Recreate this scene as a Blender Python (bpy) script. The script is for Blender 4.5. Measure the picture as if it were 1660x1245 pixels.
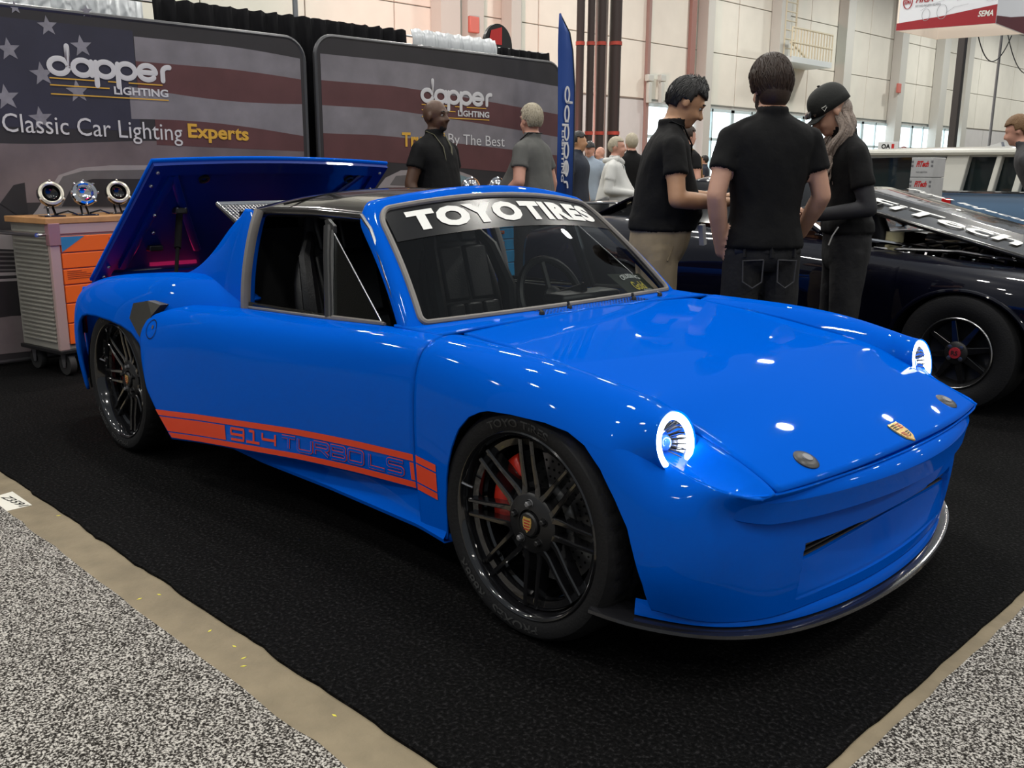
import bpy, bmesh, math, random
import numpy as np
from mathutils import Vector, Matrix

random.seed(7); rng = np.random.default_rng(7)
scene = bpy.context.scene
COL = scene.collection
for o in list(bpy.data.objects): bpy.data.objects.remove(o)

# ------------------------------------------------------------------ camera
CAM = np.array([4.0811, -2.4518, 1.2376]); YAW, PITCH, ROLL, FPX = 2.367415, -0.226018, 0.005535, 1508.47
def _rot():
    f = np.array([math.cos(YAW)*math.cos(PITCH), math.sin(YAW)*math.cos(PITCH), math.sin(PITCH)])
    r = np.array([math.sin(YAW), -math.cos(YAW), 0]); u = np.cross(r, f)
    a, s = math.cos(ROLL), math.sin(ROLL)
    return a*r+s*u, -s*r+a*u, f
_r, _u, _f = _rot()
cam = bpy.data.cameras.new('camera'); camo = bpy.data.objects.new('camera', cam); COL.objects.link(camo)
cam.sensor_fit = 'HORIZONTAL'; cam.sensor_width = 36.0; cam.lens = FPX/1660*36.0
cam.clip_start = .05; cam.clip_end = 400
camo.matrix_world = Matrix(((_r[0], _u[0], -_f[0], CAM[0]), (_r[1], _u[1], -_f[1], CAM[1]), (_r[2], _u[2], -_f[2], CAM[2]), (0, 0, 0, 1)))
scene.camera = camo
def at(px, py, ax, val):
    """a point of the place seen at a pixel of the 1660x1245 photograph, on the plane ax = val"""
    d = _f + _r*(px-830)/FPX - _u*(py-622.5)/FPX
    k = 'xyz'.index(ax); t = (val-CAM[k])/d[k]
    return tuple(CAM+t*d)

# ------------------------------------------------------------------ world, exposure
w = bpy.data.worlds.new('hall_ambience'); scene.world = w; w.use_nodes = True
w.node_tree.nodes['Background'].inputs[0].default_value = (.86, .93, 1.0, 1)
w.node_tree.nodes['Background'].inputs[1].default_value = .245
vs = scene.view_settings
vs.view_transform = 'Standard'; vs.look = 'None'; vs.gamma = 1; vs.use_curve_mapping = False; vs.exposure = 0.0

# ------------------------------------------------------------------ materials
MATS = {}
def mat(name, col, rough=.5, metal=0., coat=0., emit=None, estr=0., bump=0., bscale=60., var=0., vscale=8., alpha=None, trans=0., ior=1.45, spec=.5, sheen=0., bdetail=3.):
    if name in MATS: return MATS[name]
    m = bpy.data.materials.new(name); m.use_nodes = True; nt = m.node_tree
    b = nt.nodes['Principled BSDF']
    b.inputs['Base Color'].default_value = (*col, 1); b.inputs['Roughness'].default_value = rough
    b.inputs['Metallic'].default_value = metal; b.inputs['Coat Weight'].default_value = coat
    b.inputs['Coat Roughness'].default_value = .03; b.inputs['Specular IOR Level'].default_value = spec
    b.inputs['IOR'].default_value = ior; b.inputs['Transmission Weight'].default_value = trans
    b.inputs['Sheen Weight'].default_value = sheen
    if emit: b.inputs['Emission Color'].default_value = (*emit, 1); b.inputs['Emission Strength'].default_value = estr
    if bump or var:
        tc = nt.nodes.new('ShaderNodeTexCoord')
    if var:
        n = nt.nodes.new('ShaderNodeTexNoise'); n.inputs['Scale'].default_value = vscale; n.inputs['Detail'].default_value = 4
        nt.links.new(tc.outputs['Object'], n.inputs['Vector'])
        mx = nt.nodes.new('ShaderNodeMix'); mx.data_type = 'RGBA'
        mx.inputs[6].default_value = (*[c*(1-var) for c in col], 1); mx.inputs[7].default_value = (*[min(1, c*(1+var)) for c in col], 1)
        nt.links.new(n.outputs['Fac'], mx.inputs[0]); nt.links.new(mx.outputs[2], b.inputs['Base Color'])
    if bump:
        n2 = nt.nodes.new('ShaderNodeTexNoise'); n2.inputs['Scale'].default_value = bscale; n2.inputs['Detail'].default_value = bdetail
        nt.links.new(tc.outputs['Object'], n2.inputs['Vector'])
        bp = nt.nodes.new('ShaderNodeBump'); bp.inputs['Strength'].default_value = bump; bp.inputs['Distance'].default_value = .01
        nt.links.new(n2.outputs['Fac'], bp.inputs['Height']); nt.links.new(bp.outputs[0], b.inputs['Normal'])
    MATS[name] = m; return m
def speckle(name, cols, scale, rough=.95, bump=.6):
    if name in MATS: return MATS[name]
    m = bpy.data.materials.new(name); m.use_nodes = True; nt = m.node_tree; b = nt.nodes['Principled BSDF']
    b.inputs['Roughness'].default_value = rough; b.inputs['Specular IOR Level'].default_value = .1
    tc = nt.nodes.new('ShaderNodeTexCoord'); n = nt.nodes.new('ShaderNodeTexNoise')
    n.inputs['Scale'].default_value = scale; n.inputs['Detail'].default_value = 2; n.inputs['Roughness'].default_value = .6
    nt.links.new(tc.outputs['Object'], n.inputs['Vector'])
    r = nt.nodes.new('ShaderNodeValToRGB'); els = r.color_ramp.elements
    els[0].position = cols[0][0]; els[0].color = (*cols[0][1], 1); els[1].position = cols[-1][0]; els[1].color = (*cols[-1][1], 1)
    for p, c in cols[1:-1]:
        e = els.new(p); e.color = (*c, 1)
    nt.links.new(n.outputs['Fac'], r.inputs[0]); nt.links.new(r.outputs[0], b.inputs['Base Color'])
    bp = nt.nodes.new('ShaderNodeBump'); bp.inputs['Strength'].default_value = bump; bp.inputs['Distance'].default_value = .006
    nt.links.new(n.outputs['Fac'], bp.inputs['Height']); nt.links.new(bp.outputs[0], b.inputs['Normal'])
    MATS[name] = m; return m

# ------------------------------------------------------------------ mesh helpers
class MB:
    def __init__(s): s.v = []; s.f = []
    def add(s, vs, fs):
        o = len(s.v); s.v += [tuple(map(float, p)) for p in vs]; s.f += [tuple(i+o for i in q) for q in fs]; return s
    def box(s, c, d, R=None):
        x, y, z = [k/2 for k in d]
        vs = [Vector((a*x, b*y, e*z)) for a in (-1, 1) for b in (-1, 1) for e in (-1, 1)]
        if R is not None: vs = [R @ q for q in vs]
        return s.add([q+Vector(c) for q in vs], [(0, 1, 3, 2), (4, 6, 7, 5), (0, 4, 5, 1), (2, 3, 7, 6), (0, 2, 6, 4), (1, 5, 7, 3)])
    def hexa(s, p):   # 8 points: bottom 4 (ccw), top 4
        return s.add(p, [(3, 2, 1, 0), (4, 5, 6, 7), (0, 1, 5, 4), (1, 2, 6, 5), (2, 3, 7, 6), (3, 0, 4, 7)])
    def tube(s, path, r, n=8, closed=False, cap=True, sq=(1, 1)):
        P = [Vector(p) for p in path]; N = len(P); rr = r if hasattr(r, '__len__') else [r]*N
        rings = []; up = None
        for i in range(N):
            a = P[(i-1) % N] if (closed or i > 0) else P[i]; b = P[(i+1) % N] if (closed or i < N-1) else P[i]
            t = (b-a).normalized() if (b-a).length > 1e-9 else Vector((0, 0, 1))
            if up is None:
                up = Vector((0, 0, 1)) if abs(t.z) < .9 else Vector((1, 0, 0))
            u = (up-t*up.dot(t)).normalized(); w_ = t.cross(u); up = u
            rings.append([P[i]+(u*math.cos(2*math.pi*k/n)*sq[0]+w_*math.sin(2*math.pi*k/n)*sq[1])*rr[i] for k in range(n)])
        vs = [q for ring in rings for q in ring]; fs = []
        for i in range(N if closed else N-1):
            j = (i+1) % N
            for k in range(n): fs.append((i*n+k, i*n+(k+1) % n, j*n+(k+1) % n, j*n+k))
        if cap and not closed: fs += [tuple(range(n))[::-1], tuple((N-1)*n+k for k in range(n))]
        return s.add(vs, fs)
    def lathe(s, prof, n=48, c=(0, 0, 0), axis='y', closed=False, R=None):
        vs = []; m = len(prof)
        for k in range(n):
            a = 2*math.pi*k/n; ca, sa = math.cos(a), math.sin(a)
            for r, h in prof:
                p = (r*ca, h, r*sa) if axis == 'y' else ((r*ca, r*sa, h) if axis == 'z' else (h, r*ca, r*sa))
                p = Vector(p)
                if R is not None: p = R @ p
                vs.append(p+Vector(c))
        fs = []
        for k in range(n):
            j = (k+1) % n
            for i in range(m if closed else m-1):
                i2 = (i+1) % m; fs.append((k*m+i, k*m+i2, j*m+i2, j*m+i))
        return s.add(vs, fs)
    def grid(s, A, close_u=False):
        A = np.asarray(A); nu, nv = A.shape[:2]; vs = A.reshape(-1, 3); fs = []
        for i in range(nu if close_u else nu-1):
            j = (i+1) % nu
            for k in range(nv-1): fs.append((i*nv+k, j*nv+k, j*nv+k+1, i*nv+k+1))
        return s.add(vs, fs)
    def prism(s, poly, d):      # poly: 3D planar loop, d: extrusion vector
        n = len(poly); d = Vector(d); P = [Vector(p) for p in poly]
        return s.add(P+[p+d for p in P], [tuple(range(n))[::-1], tuple(range(n, 2*n))]+[(i, (i+1) % n, n+(i+1) % n, n+i) for i in range(n)])
    def ell(s, c, r, n=16, m=10, R=None):
        vs = []; fs = []
        for i in range(m+1):
            t = math.pi*i/m
            for k in range(n):
                a = 2*math.pi*k/n; p = Vector((r[0]*math.sin(t)*math.cos(a), r[1]*math.sin(t)*math.sin(a), r[2]*math.cos(t)))
                if R is not None: p = R @ p
                vs.append(p+Vector(c))
        for i in range(m):
            for k in range(n): fs.append((i*n+k, (i+1)*n+k, (i+1)*n+(k+1) % n, i*n+(k+1) % n))
        return s.add(vs, fs)
    def build(s, name, m, parent=None, smooth=True, bevel=0., solid=0., soff=-1., angle=40., subsurf=0, merge=True, fixn=True):
        me = bpy.data.meshes.new(name); me.from_pydata(s.v, [], s.f)
        if merge or fixn:
            bm = bmesh.new(); bm.from_mesh(me)
            if merge: bmesh.ops.remove_doubles(bm, verts=bm.verts, dist=1e-5)
            if fixn: bmesh.ops.recalc_face_normals(bm, faces=bm.faces)
            bm.to_mesh(me); bm.free()
        ms = m if isinstance(m, (list, tuple)) else [m]
        for q in ms: me.materials.append(q)
        o = bpy.data.objects.new(name, me); COL.objects.link(o)
        if smooth:
            me.shade_smooth()
            try: me.set_sharp_from_angle(angle=math.radians(angle))
            except Exception: pass
        if solid:
            md = o.modifiers.new('thickness', 'SOLIDIFY'); md.thickness = solid; md.offset = soff; md.use_even_offset = False
        if bevel:
            md = o.modifiers.new('bevel', 'BEVEL'); md.width = bevel; md.segments = 2; md.limit_method = 'ANGLE'; md.angle_limit = math.radians(40)
        if subsurf:
            md = o.modifiers.new('smooth', 'SUBSURF'); md.levels = subsurf; md.render_levels = subsurf
        if parent is not None: adopt(o, parent)
        return o
def adopt(o, parent):
    o.parent = parent; o.matrix_parent_inverse = root_inv(parent)
def root_inv(p):
    chain = []
    while p is not None: chain.append(p); p = p.parent
    M = Matrix.Identity(4)
    for q in reversed(chain): M = M @ q.matrix_parent_inverse @ q.matrix_basis
    return M.inverted()
def tag(o, label=None, cat=None, group=None, kind=None):
    if label: o['label'] = label
    if cat: o['category'] = cat
    if group: o['group'] = group
    if kind: o['kind'] = kind
    return o
def thing(name, label, cat, loc, group=None):
    o = bpy.data.objects.new(name, None); COL.objects.link(o); o.location = loc; o.empty_display_size = .1
    return tag(o, label, cat, group)
def nspl(t, P):
    """natural cubic spline through P (n,...) at t (n,) -> callable"""
    t = np.asarray(t, float); P = np.asarray(P, float); n = len(t); h = np.diff(t)
    A = np.zeros((n, n)); B = np.zeros_like(P); A[0, 0] = A[-1, -1] = 1
    for i in range(1, n-1):
        A[i, i-1] = h[i-1]; A[i, i] = 2*(h[i-1]+h[i]); A[i, i+1] = h[i]
        B[i] = 6*((P[i+1]-P[i])/h[i]-(P[i]-P[i-1])/h[i-1])
    M = np.linalg.solve(A, B.reshape(n, -1)).reshape(P.shape)
    def f(x):
        x = np.asarray(x, float); i = np.clip(np.searchsorted(t, x)-1, 0, n-2)
        sh = x.shape+(1,)*(P.ndim-1); a = ((t[i+1]-x)).reshape(sh); b = ((x-t[i])).reshape(sh); hh = h[i].reshape(sh)
        return (M[i]*a**3+M[i+1]*b**3)/(6*hh)+(P[i]/hh-M[i]*hh/6)*a+(P[i+1]/hh-M[i+1]*hh/6)*b
    return f
class Loft:
    def __init__(s, us, secs): s.us = np.array(us, float); s.S = np.array(secs, float); s.fu = nspl(s.us, s.S); s.K = s.S.shape[1]
    def sec(s, u, vv):
        pts = s.fu(np.atleast_1d(float(u)))[0]; d = np.r_[0, np.cumsum(np.linalg.norm(np.diff(pts, axis=0), axis=1))]
        vk = np.interp(vv, np.arange(s.K), d)
        return nspl(d, pts)(np.asarray(vk))
    def patch(s, us, v0, v1, nv, zbot=None):
        rows = []
        for u in us:
            dense = s.sec(u, np.linspace(v0, v1, 160))
            if zbot is not None:
                zb = zbot(dense); below = np.nonzero(dense[:, 2] < zb)[0]
                if len(below):
                    i = max(1, below[0]); dense = dense[:i+1].copy()
                    z0, z1 = dense[i-1, 2]-zb[i-1], dense[i, 2]-zb[i]
                    k = z0/(z0-z1) if z0 != z1 else 1; dense[i] = dense[i-1]+(dense[i]-dense[i-1])*np.clip(k, 0, 1)
            L = np.r_[0, np.cumsum(np.linalg.norm(np.diff(dense, axis=0), axis=1))]
            q = np.linspace(0, L[-1], nv); rows.append(np.stack([np.interp(q, L, dense[:, k]) for k in range(3)], 1))
        return np.array(rows)
def mir(A): A = np.array(A, float).copy(); A[..., 1] *= -1; return A

def text2d(s, size=1., bold=0., spacing=1.):
    cu = bpy.data.curves.new('lettering', 'FONT'); cu.body = s; cu.size = size; cu.offset = bold; cu.resolution_u = 3; cu.space_character = spacing
    o = bpy.data.objects.new('lettering', cu); COL.objects.link(o)
    dg = bpy.context.evaluated_depsgraph_get(); me = bpy.data.meshes.new_from_object(o.evaluated_get(dg))
    v = np.array([p.co[:2] for p in me.vertices]); f = [tuple(p.vertices) for p in me.polygons]
    bpy.data.objects.remove(o); bpy.data.curves.remove(cu); bpy.data.meshes.remove(me)
    lo, hi = v.min(0), v.max(0); v = (v-lo)/(hi-lo); return v, f, (hi-lo)[0]/(hi-lo)[1]
def stroke2d(paths, wdt, n=6):
    """round-ended strokes as flat polygons: list of polylines -> verts, faces"""
    V = []; F = []
    for P in paths:
        P = np.array(P, float); N = len(P); o = len(V)
        T = np.gradient(P, axis=0); T /= np.maximum(np.linalg.norm(T, axis=1, keepdims=True), 1e-9); Nn = np.stack([-T[:, 1], T[:, 0]], 1)
        for i in range(N): V.append(P[i]+Nn[i]*wdt/2); V.append(P[i]-Nn[i]*wdt/2)
        for i in range(N-1): F.append((o+2*i, o+2*i+1, o+2*i+3, o+2*i+2))
        if n:
            for e in (0, N-1):
                c = len(V); V.append(P[e])
                for k in range(12): V.append(P[e]+wdt/2*np.array([math.cos(k*math.pi/6), math.sin(k*math.pi/6)]))
                for k in range(12): F.append((c, c+1+k, c+1+(k+1) % 12))
    return np.array(V), F
def arc(cx, cy, r, a0, a1, n=20, ry=None):
    return [(cx+r*math.cos(math.radians(a0+(a1-a0)*i/n)), cy+(ry or r)*math.sin(math.radians(a0+(a1-a0)*i/n))) for i in range(n+1)]
def decal(name, V, F, fn, m, parent, extr=0.):
    mb = MB(); mb.add([fn(a, b) for a, b in V], F)
    return mb.build(name, m, parent, smooth=False, merge=False, fixn=False)

# common materials
BLUE = mat('blue_car_paint', (.0, .090, .55), .5, 0, .22, spec=.0)
GBLACK = mat('gloss_black', (.006, .006, .007), .12, 0, 1.0)
SBLACK = mat('satin_black', (.012, .012, .013), .38)
MBLACK = mat('matte_black', (.006, .006, .006), .85, spec=.2)
RUBBER = mat('tyre_rubber', (.009, .009, .010), .62, bump=.15, bscale=120, spec=.3)
GASKET = mat('weathered_gasket', (.17, .155, .14), .45, var=.25)
CHROME = mat('chrome', (.8, .8, .82), .08, 1.)
STEEL = mat('brushed_steel', (.42, .42, .43), .3, 1.)
GREY = mat('grey_metal', (.23, .23, .24), .4, .6)
RED = mat('red_caliper', (.62, .03, .015), .3, 0, .6)
ORANGE = mat('orange_red_vinyl', (.74, .06, .018), .45)
WHITE = mat('white_vinyl', (.8, .8, .77), .5)
GOLD = mat('gold_enamel', (.75, .5, .16), .25, .7)
LEATHER = mat('black_leather', (.007, .007, .008), .42, bump=.12, bscale=150)
GLASS = None
def glassmat(name, tint, rough=.0, density=.85):
    if name in MATS: return MATS[name]
    m = bpy.data.materials.new(name); m.use_nodes = True; nt = m.node_tree; nt.nodes.remove(nt.nodes['Principled BSDF'])
    out = nt.nodes['Material Output']; tr = nt.nodes.new('ShaderNodeBsdfTransparent'); tr.inputs[0].default_value = (*tint, 1)
    gl = nt.nodes.new('ShaderNodeBsdfGlossy'); gl.inputs['Roughness'].default_value = rough; fr = nt.nodes.new('ShaderNodeFresnel'); fr.inputs[0].default_value = 1.5
    mx = nt.nodes.new('ShaderNodeMixShader'); nt.links.new(fr.outputs[0], mx.inputs[0]); nt.links.new(tr.outputs[0], mx.inputs[1]); nt.links.new(gl.outputs[0], mx.inputs[2])
    nt.links.new(mx.outputs[0], out.inputs[0]); MATS[name] = m; return m
GLASS = glassmat('clear_glass', (.82, .86, .85))
# ================================================================== the blue car
def build_blue_car():
    car = thing('sports_car', 'bright blue targa sports car with lit round headlights and raised rear lid', 'car', (1.2, 0, 0))
    # ---- front body sections: seam, mid, crest, shoulder, a, b, c, bottom   (half width positive)
    def sx(x, pts): return [(x, y, z) for y, z in pts]
    A = [(2.00, sx(2.00, [(.605, .748), (.65, .757), (.70, .759), (.775, .730), (.808, .665), (.82, .55), (.817, .40), (.80, .19)])),
         (2.15, sx(2.15, [(.605, .736), (.65, .752), (.705, .757), (.785, .727), (.822, .66), (.835, .56), (.833, .40), (.815, .19)])),
         (2.38, sx(2.38, [(.605, .714), (.65, .740), (.71, .750), (.795, .718), (.835, .655), (.848, .58), (.850, .41), (.83, .19)])),
         (2.60, sx(2.60, [(.605, .682), (.645, .713), (.705, .727), (.79, .695), (.832, .64), (.85, .56), (.85, .40), (.83, .19)])),
         (2.74, sx(2.74, [(.605, .655), (.64, .69), (.70, .702), (.78, .665), (.822, .61), (.842, .53), (.845, .38), (.825, .19)]))]
    T = A+[(2.825, sx(2.825, [(.607, .628), (.635, .67), (.70, .686), (.772, .65), (.808, .60), (.83, .52), (.835, .38), (.815, .19)]))]
    S = A+[(2.86, [(2.83, .605, .62), (2.84, .64, .61), (2.85, .68, .60), (2.845, .74, .578), (2.852, .79, .535), (2.86, .815, .44), (2.862, .815, .32), (2.84, .79, .215)]),
           (2.97, [(2.92, .60, .58), (2.925, .63, .57), (2.93, .66, .56), (2.945, .714, .535), (2.945, .738, .49), (2.948, .75, .41), (2.945, .745, .30), (2.92, .715, .19)]),
           (3.09, [(3.0, .52, .545), (3.01, .57, .54), (3.02, .61, .53), (3.03, .668, .518), (3.002, .640, .47), (3.0, .640, .40), (3.0, .635, .29), (2.99, .60, .17)]),
           (3.31, [(3.06, .35, .56), (3.08, .39, .545), (3.085, .42, .535), (3.092, .45, .518), (3.055, .44, .47), (3.056, .44, .40), (3.058, .438, .29), (3.045, .42, .165)]),
           (3.54, [(3.06, .15, .56), (3.09, .18, .545), (3.105, .2, .53), (3.118, .22, .522), (3.082, .22, .47), (3.084, .22, .40), (3.085, .22, .29), (3.075, .21, .165)]),
           (3.76, [(3.06, 0, .56), (3.09, 0, .545), (3.11, 0, .53), (3.124, 0, .524), (3.09, 0, .47), (3.092, 0, .40), (3.093, 0, .29), (3.085, 0, .165)]),
           (3.98, [(3.06, -.15, .56), (3.09, -.18, .545), (3.105, -.2, .53), (3.118, -.22, .522), (3.082, -.22, .47), (3.084, -.22, .40), (3.085, -.22, .29), (3.075, -.21, .165)])]
    LT = Loft(*zip(*T)); LS = Loft(*zip(*S))
    ax = [2.138, 2.144, 2.151, 2.161, 2.172, 2.192, 2.21, 2.224, 2.267, 2.311, 2.345, 2.429, 2.549, 2.624, 2.678, 2.732, 2.777, 2.813, 2.83, 2.848, 2.853]
    az = [.19, .205, .313, .387, .43, .485, .52, .545, .588, .610, .62, .627, .629, .620, .598, .551, .488, .426, .366, .29, .215]
    farch = lambda P: np.where((P[:, 0] < 2.138) | (P[:, 0] > 2.853), np.where(P[:, 0] > 2.853, .10, .19), np.interp(P[:, 0], ax, az))
    ux = sorted(set(list(np.linspace(2.004, 2.13, 10))+ax+list(np.linspace(2.21, 2.80, 60))+[2.139, 2.147, 2.156, 2.166, 2.18]))
    uf = [u for u in ux if u < 2.738]+[2.74]
    ub = [2.74]+[u for u in ux if 2.745 < u <= 2.80]+list(np.linspace(2.805, 2.9, 30))+list(np.linspace(2.91, 2.99, 10))+[2.813, 2.83, 2.848]
    ub = sorted(set(ub))+list(np.linspace(3.0, 3.76, 150))
    NV = 110
    # recessed mouth in the nose: slot above a sloping chin panel
    def dmouth(y): return .010+.036*np.clip(1-(y/.46)**2, 0, 1)
    def mouth(P):
        P = P.copy(); y = np.abs(P[..., 1]); z = P[..., 2]
        k = np.clip((.445-y)/.003, 0, 1)*np.clip((P[..., 0]-2.9)/.03, 0, 1); top = np.clip((.350-z)/.003, 0, 1); bot = np.clip((z-.196)/.004, 0, 1)
        depth = dmouth(y)*np.clip((z-.196)/.10, 0.12, 1)+.012*np.clip((z-.299)/.003, 0, 1)
        P[..., 0] -= k*top*bot*depth; return P
    mb = MB(); tops = LT.patch(uf, 0, 3, 24); sides = LT.patch(uf, 3, 7, NV, farch); nose_ = mouth(LS.patch(ub, 3, 7, NV, farch))
    # funnel from the fender crest to the round lamp opening
    hcy, hcz, hcx, hr_ = .698, .611, 2.838, .0783; A0 = LT.sec(2.74, np.linspace(0, 4.2, 40)); A1 = LT.sec(2.72, np.linspace(0, 4.2, 40)); ph = np.radians(np.linspace(205, -38, 40)); tl = math.radians(12)
    C0 = np.stack([hcx-hr_*np.sin(ph)*math.sin(tl)*1.0, hcy+hr_*np.cos(ph), hcz+hr_*np.sin(ph)*math.cos(tl)], 1); T0 = (A0-A1)/.02*.10; T1 = np.array([[.08, 0, -.006]])*np.ones((40, 1))
    fun = []
    for t in np.linspace(0, 1, 14): fun.append((2*t**3-3*t**2+1)*A0+(t**3-2*t**2+t)*T0+(-2*t**3+3*t**2)*C0+(t**3-t**2)*T1)
    pre = [LT.sec(u, np.linspace(0, 4.2, 40))+np.array([0, .0004, .0005]) for u in np.linspace(2.60, 2.73, 10)]; fun[0] = fun[0]+np.array([0, .0003, .0004])
    fun = np.array(pre+fun)
    for s in (-1, 1):
        for G_ in (tops, sides, nose_): mb.grid(G_ if s > 0 else mir(G_))
    bump = mb.build('front_body', BLUE, car, solid=.006, angle=32)
    for s in (-1, 1):
        MB().grid(fun if s > 0 else mir(fun)).build('headlight_funnel', BLUE, car)
        th = np.linspace(math.radians(-8), math.radians(188), 40)
        MB().grid(np.array([[(2.49+.372*math.cos(t), s*y, .29+.345*math.sin(t)) for y in (.79, .60, .50)] for t in th])).build('wheel_arch_liner', MBLACK, car)
    sl_u = np.linspace(3.318, 3.76, 60)
    def nose(u, z):
        sec = LS.sec(u, np.linspace(4, 7, 80)); o = np.argsort(sec[:, 2]); return np.array([np.interp(z, sec[o, 2], sec[o, k]) for k in range(3)])
    for zz in (.309, .323, .337):
        p = [nose(u, zz) for u in sl_u]; p = [q-np.array([float(dmouth(q[1]))+.004, 0, 0]) for q in p]; p = p+[q*np.array([1, -1, 1]) for q in p[::-1][1:]]
        MB().tube(p, .0035, 6).build('grille_slat', SBLACK, bump)
    g = [[nose(u, z) for z in (.3495, .325, .3005)] for u in sl_u]; g = [[q-np.array([float(dmouth(q[1]))+.0095, 0, 0]) for q in r] for r in g]; g = g+[[q*np.array([1, -1, 1]) for q in r] for r in g[::-1][1:]]
    MB().grid(np.array(g)).build('slot_opening', MBLACK, bump, fixn=False)
    # bumper blade
    bp_h = [(2.898, -.716), (2.975, -.680), (3.035, -.61), (3.083, -.50), (3.12, -.35), (3.146, -.18), (3.155, 0)]
    bpf = bp_h+[(x, -y) for x, y in bp_h[-2::-1]]; cl = np.r_[0, np.cumsum(np.linalg.norm(np.diff(np.array(bpf), axis=0), axis=1))]
    tq = np.linspace(0, cl[-1], 120); bl = nspl(cl, bpf)(tq); tg = np.gradient(bl, axis=0); tg /= np.linalg.norm(tg, axis=1, keepdims=True); nr = np.stack([tg[:, 1], -tg[:, 0]], 1)
    rows = []
    for i in range(len(tq)):
        e_ = min(tq[i], cl[-1]-tq[i]); k = float(np.clip(e_/.20, 0, 1))**.6; k2 = float(np.clip(e_/.13, 0, 1))
        ze = .487+.006*(1-k2); zt = ze+.030*k2+.002; zl = ze-.060*k
        rows.append([(*(bl[i]-nr[i]*(.062*k2+.01)), zt-.004), (*(bl[i]-nr[i]*.034*k2), zt), (*(bl[i]-nr[i]*.014*k2), zt-.008*k2), (*(bl[i]-nr[i]*.002), ze+.006*k2), (*bl[i], ze), (*(bl[i]-nr[i]*.002), ze-.005*k), (*(bl[i]-nr[i]*.010*k), zl+.004*k), (*(bl[i]-nr[i]*.016*k), zl), (*(bl[i]-nr[i]*(.05*k+.005)), zl+.002)])
    MB().grid(np.array(rows)).build('bumper_blade', BLUE, car, angle=35)
    # bottom flange and splitter
    def plan(t, pts): return nspl(np.linspace(0, 1, len(pts)), pts)(t)
    half_lip = [(2.80, -.775), (2.905, -.70), (2.985, -.58), (3.04, -.40), (3.07, -.2), (3.08, 0)]
    full = half_lip+[(x, -y) for x, y in half_lip[-2::-1]]
    tt = np.linspace(0, 1, 90); lp = plan(tt, full)
    def ring(off):
        t = np.gradient(lp, axis=0); t /= np.linalg.norm(t, axis=1, keepdims=True); nrm = np.stack([t[:, 1], -t[:, 0]], 1); return lp+nrm*off
    e = np.abs(lp[:, 1])**3
    def band(prof): return np.array([[(*ring(o)[i], z+.12*e[i]) for o, z in prof] for i in range(len(lp))])
    MB().grid(band([(-.004, .168), (.006, .160), (.012, .145), (.012, .132), (-.03, .128)])).build('front_lip', BLUE, car, angle=50)
    carbon = mat('carbon_fibre', (.012, .012, .014), .2, 0, .8, var=.5, vscale=180)
    full = [(2.70, -.80)]+full+[(2.70, .80)]; lp = plan(tt, full); e = np.abs(lp[:, 1])**3
    MB().grid(band([(-.05, .128), (.030, .126), (.040, .122), (.042, .114), (.036, .108), (-.05, .106)])).build('front_splitter', carbon, car, angle=50)
    # ---- hood
    zc = nspl([1.96, 2.15, 2.38, 2.6, 2.8, 2.95, 3.05, 3.13], [.767, .757, .736, .703, .655, .606, .565, .527])
    zs = nspl([1.96, 2.1, 2.33, 2.6, 2.74, 2.8, 2.96, 3.07], [.751, .740, .718, .683, .655, .63, .570, .518])
    def hoodz(x, y): k = (abs(y)/.6)**2; return float(zc(np.array(x))*(1-k)+zs(np.array(x))*k)
    H = []
    for y in np.linspace(-.599, .599, 60):
        xf = 3.120-.058*(abs(y)/.6)**2.2; xr = 1.972+.004*(abs(y)/.6)
        H.append([(xr+(xf-xr)*t, y, hoodz(xr+(xf-xr)*t, y)+.002) for t in np.linspace(0, 1, 70)])
    hood = MB().grid(np.array(H)).build('hood', BLUE, car, solid=.014, angle=60)
    for s in (-1, 1):    # flush hood pins
        c = (3.035, s*.427, hoodz(3.035, .427)+.003); Rp = Matrix.Rotation(math.radians(24), 3, 'Y')
        MB().lathe([(0, .006), (.018, .006), (.03, .003), (.034, 0), (.034, -.004)], 24, c, 'z', R=Rp).build('hood_latch', mat('latch_grey', (.06, .06, .06), .35, .6), hood)
        MB().lathe([(0, .0085), (.013, .0085), (.014, .006)], 20, c, 'z', R=Rp).build('latch_button', GREY, hood)
    # hood badge: shield
    sh = [(0, .034), (.024, .036), (.028, .02), (.027, 0), (.02, -.022), (0, -.040), (-.02, -.022), (-.027, 0), (-.028, .02), (-.024, .036)]
    def onhood(a, b, off): x = 3.086-b*.9; return (x, a, hoodz(x, a)+.004+off)
    mb = MB(); mb.add([onhood(a*1.05, b*1.0, .004) for a, b in sh]+[onhood(a*1.05, b*1.0, 0) for a, b in sh], [tuple(range(10))]+[(i, (i+1) % 10, 10+(i+1) % 10, 10+i) for i in range(10)])
    badge = mb.build('shield_badge', GOLD, hood, smooth=False)
    BR = mat('badge_red', (.35, .02, .02), .3); 
    for q, m_ in (([(.003, .028), (.021, .029), (.023, .006), (.003, .006)], BR), ([(-.021, -.004), (-.003, -.004), (-.003, -.028), (-.014, -.02)], BR), ([(-.021, .029), (-.003, .028), (-.003, .006), (-.023, .006)], SBLACK), ([(.003, -.004), (.021, -.004), (.014, -.02), (.003, -.028)], SBLACK)):
        st = MB()
        for j in range(3):
            f0, f1 = j/3+.06, j/3+.24; a0, a1, a2, a3 = [np.array(p) for p in q]
            st.add([onhood(*(a0+(a3-a0)*f0), .0055), onhood(*(a1+(a2-a1)*f0), .0055), onhood(*(a1+(a2-a1)*f1), .0055), onhood(*(a0+(a3-a0)*f1), .0055)], [(0, 1, 2, 3)])
        st.build('badge_enamel', m_, badge, smooth=False, fixn=False)
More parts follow.
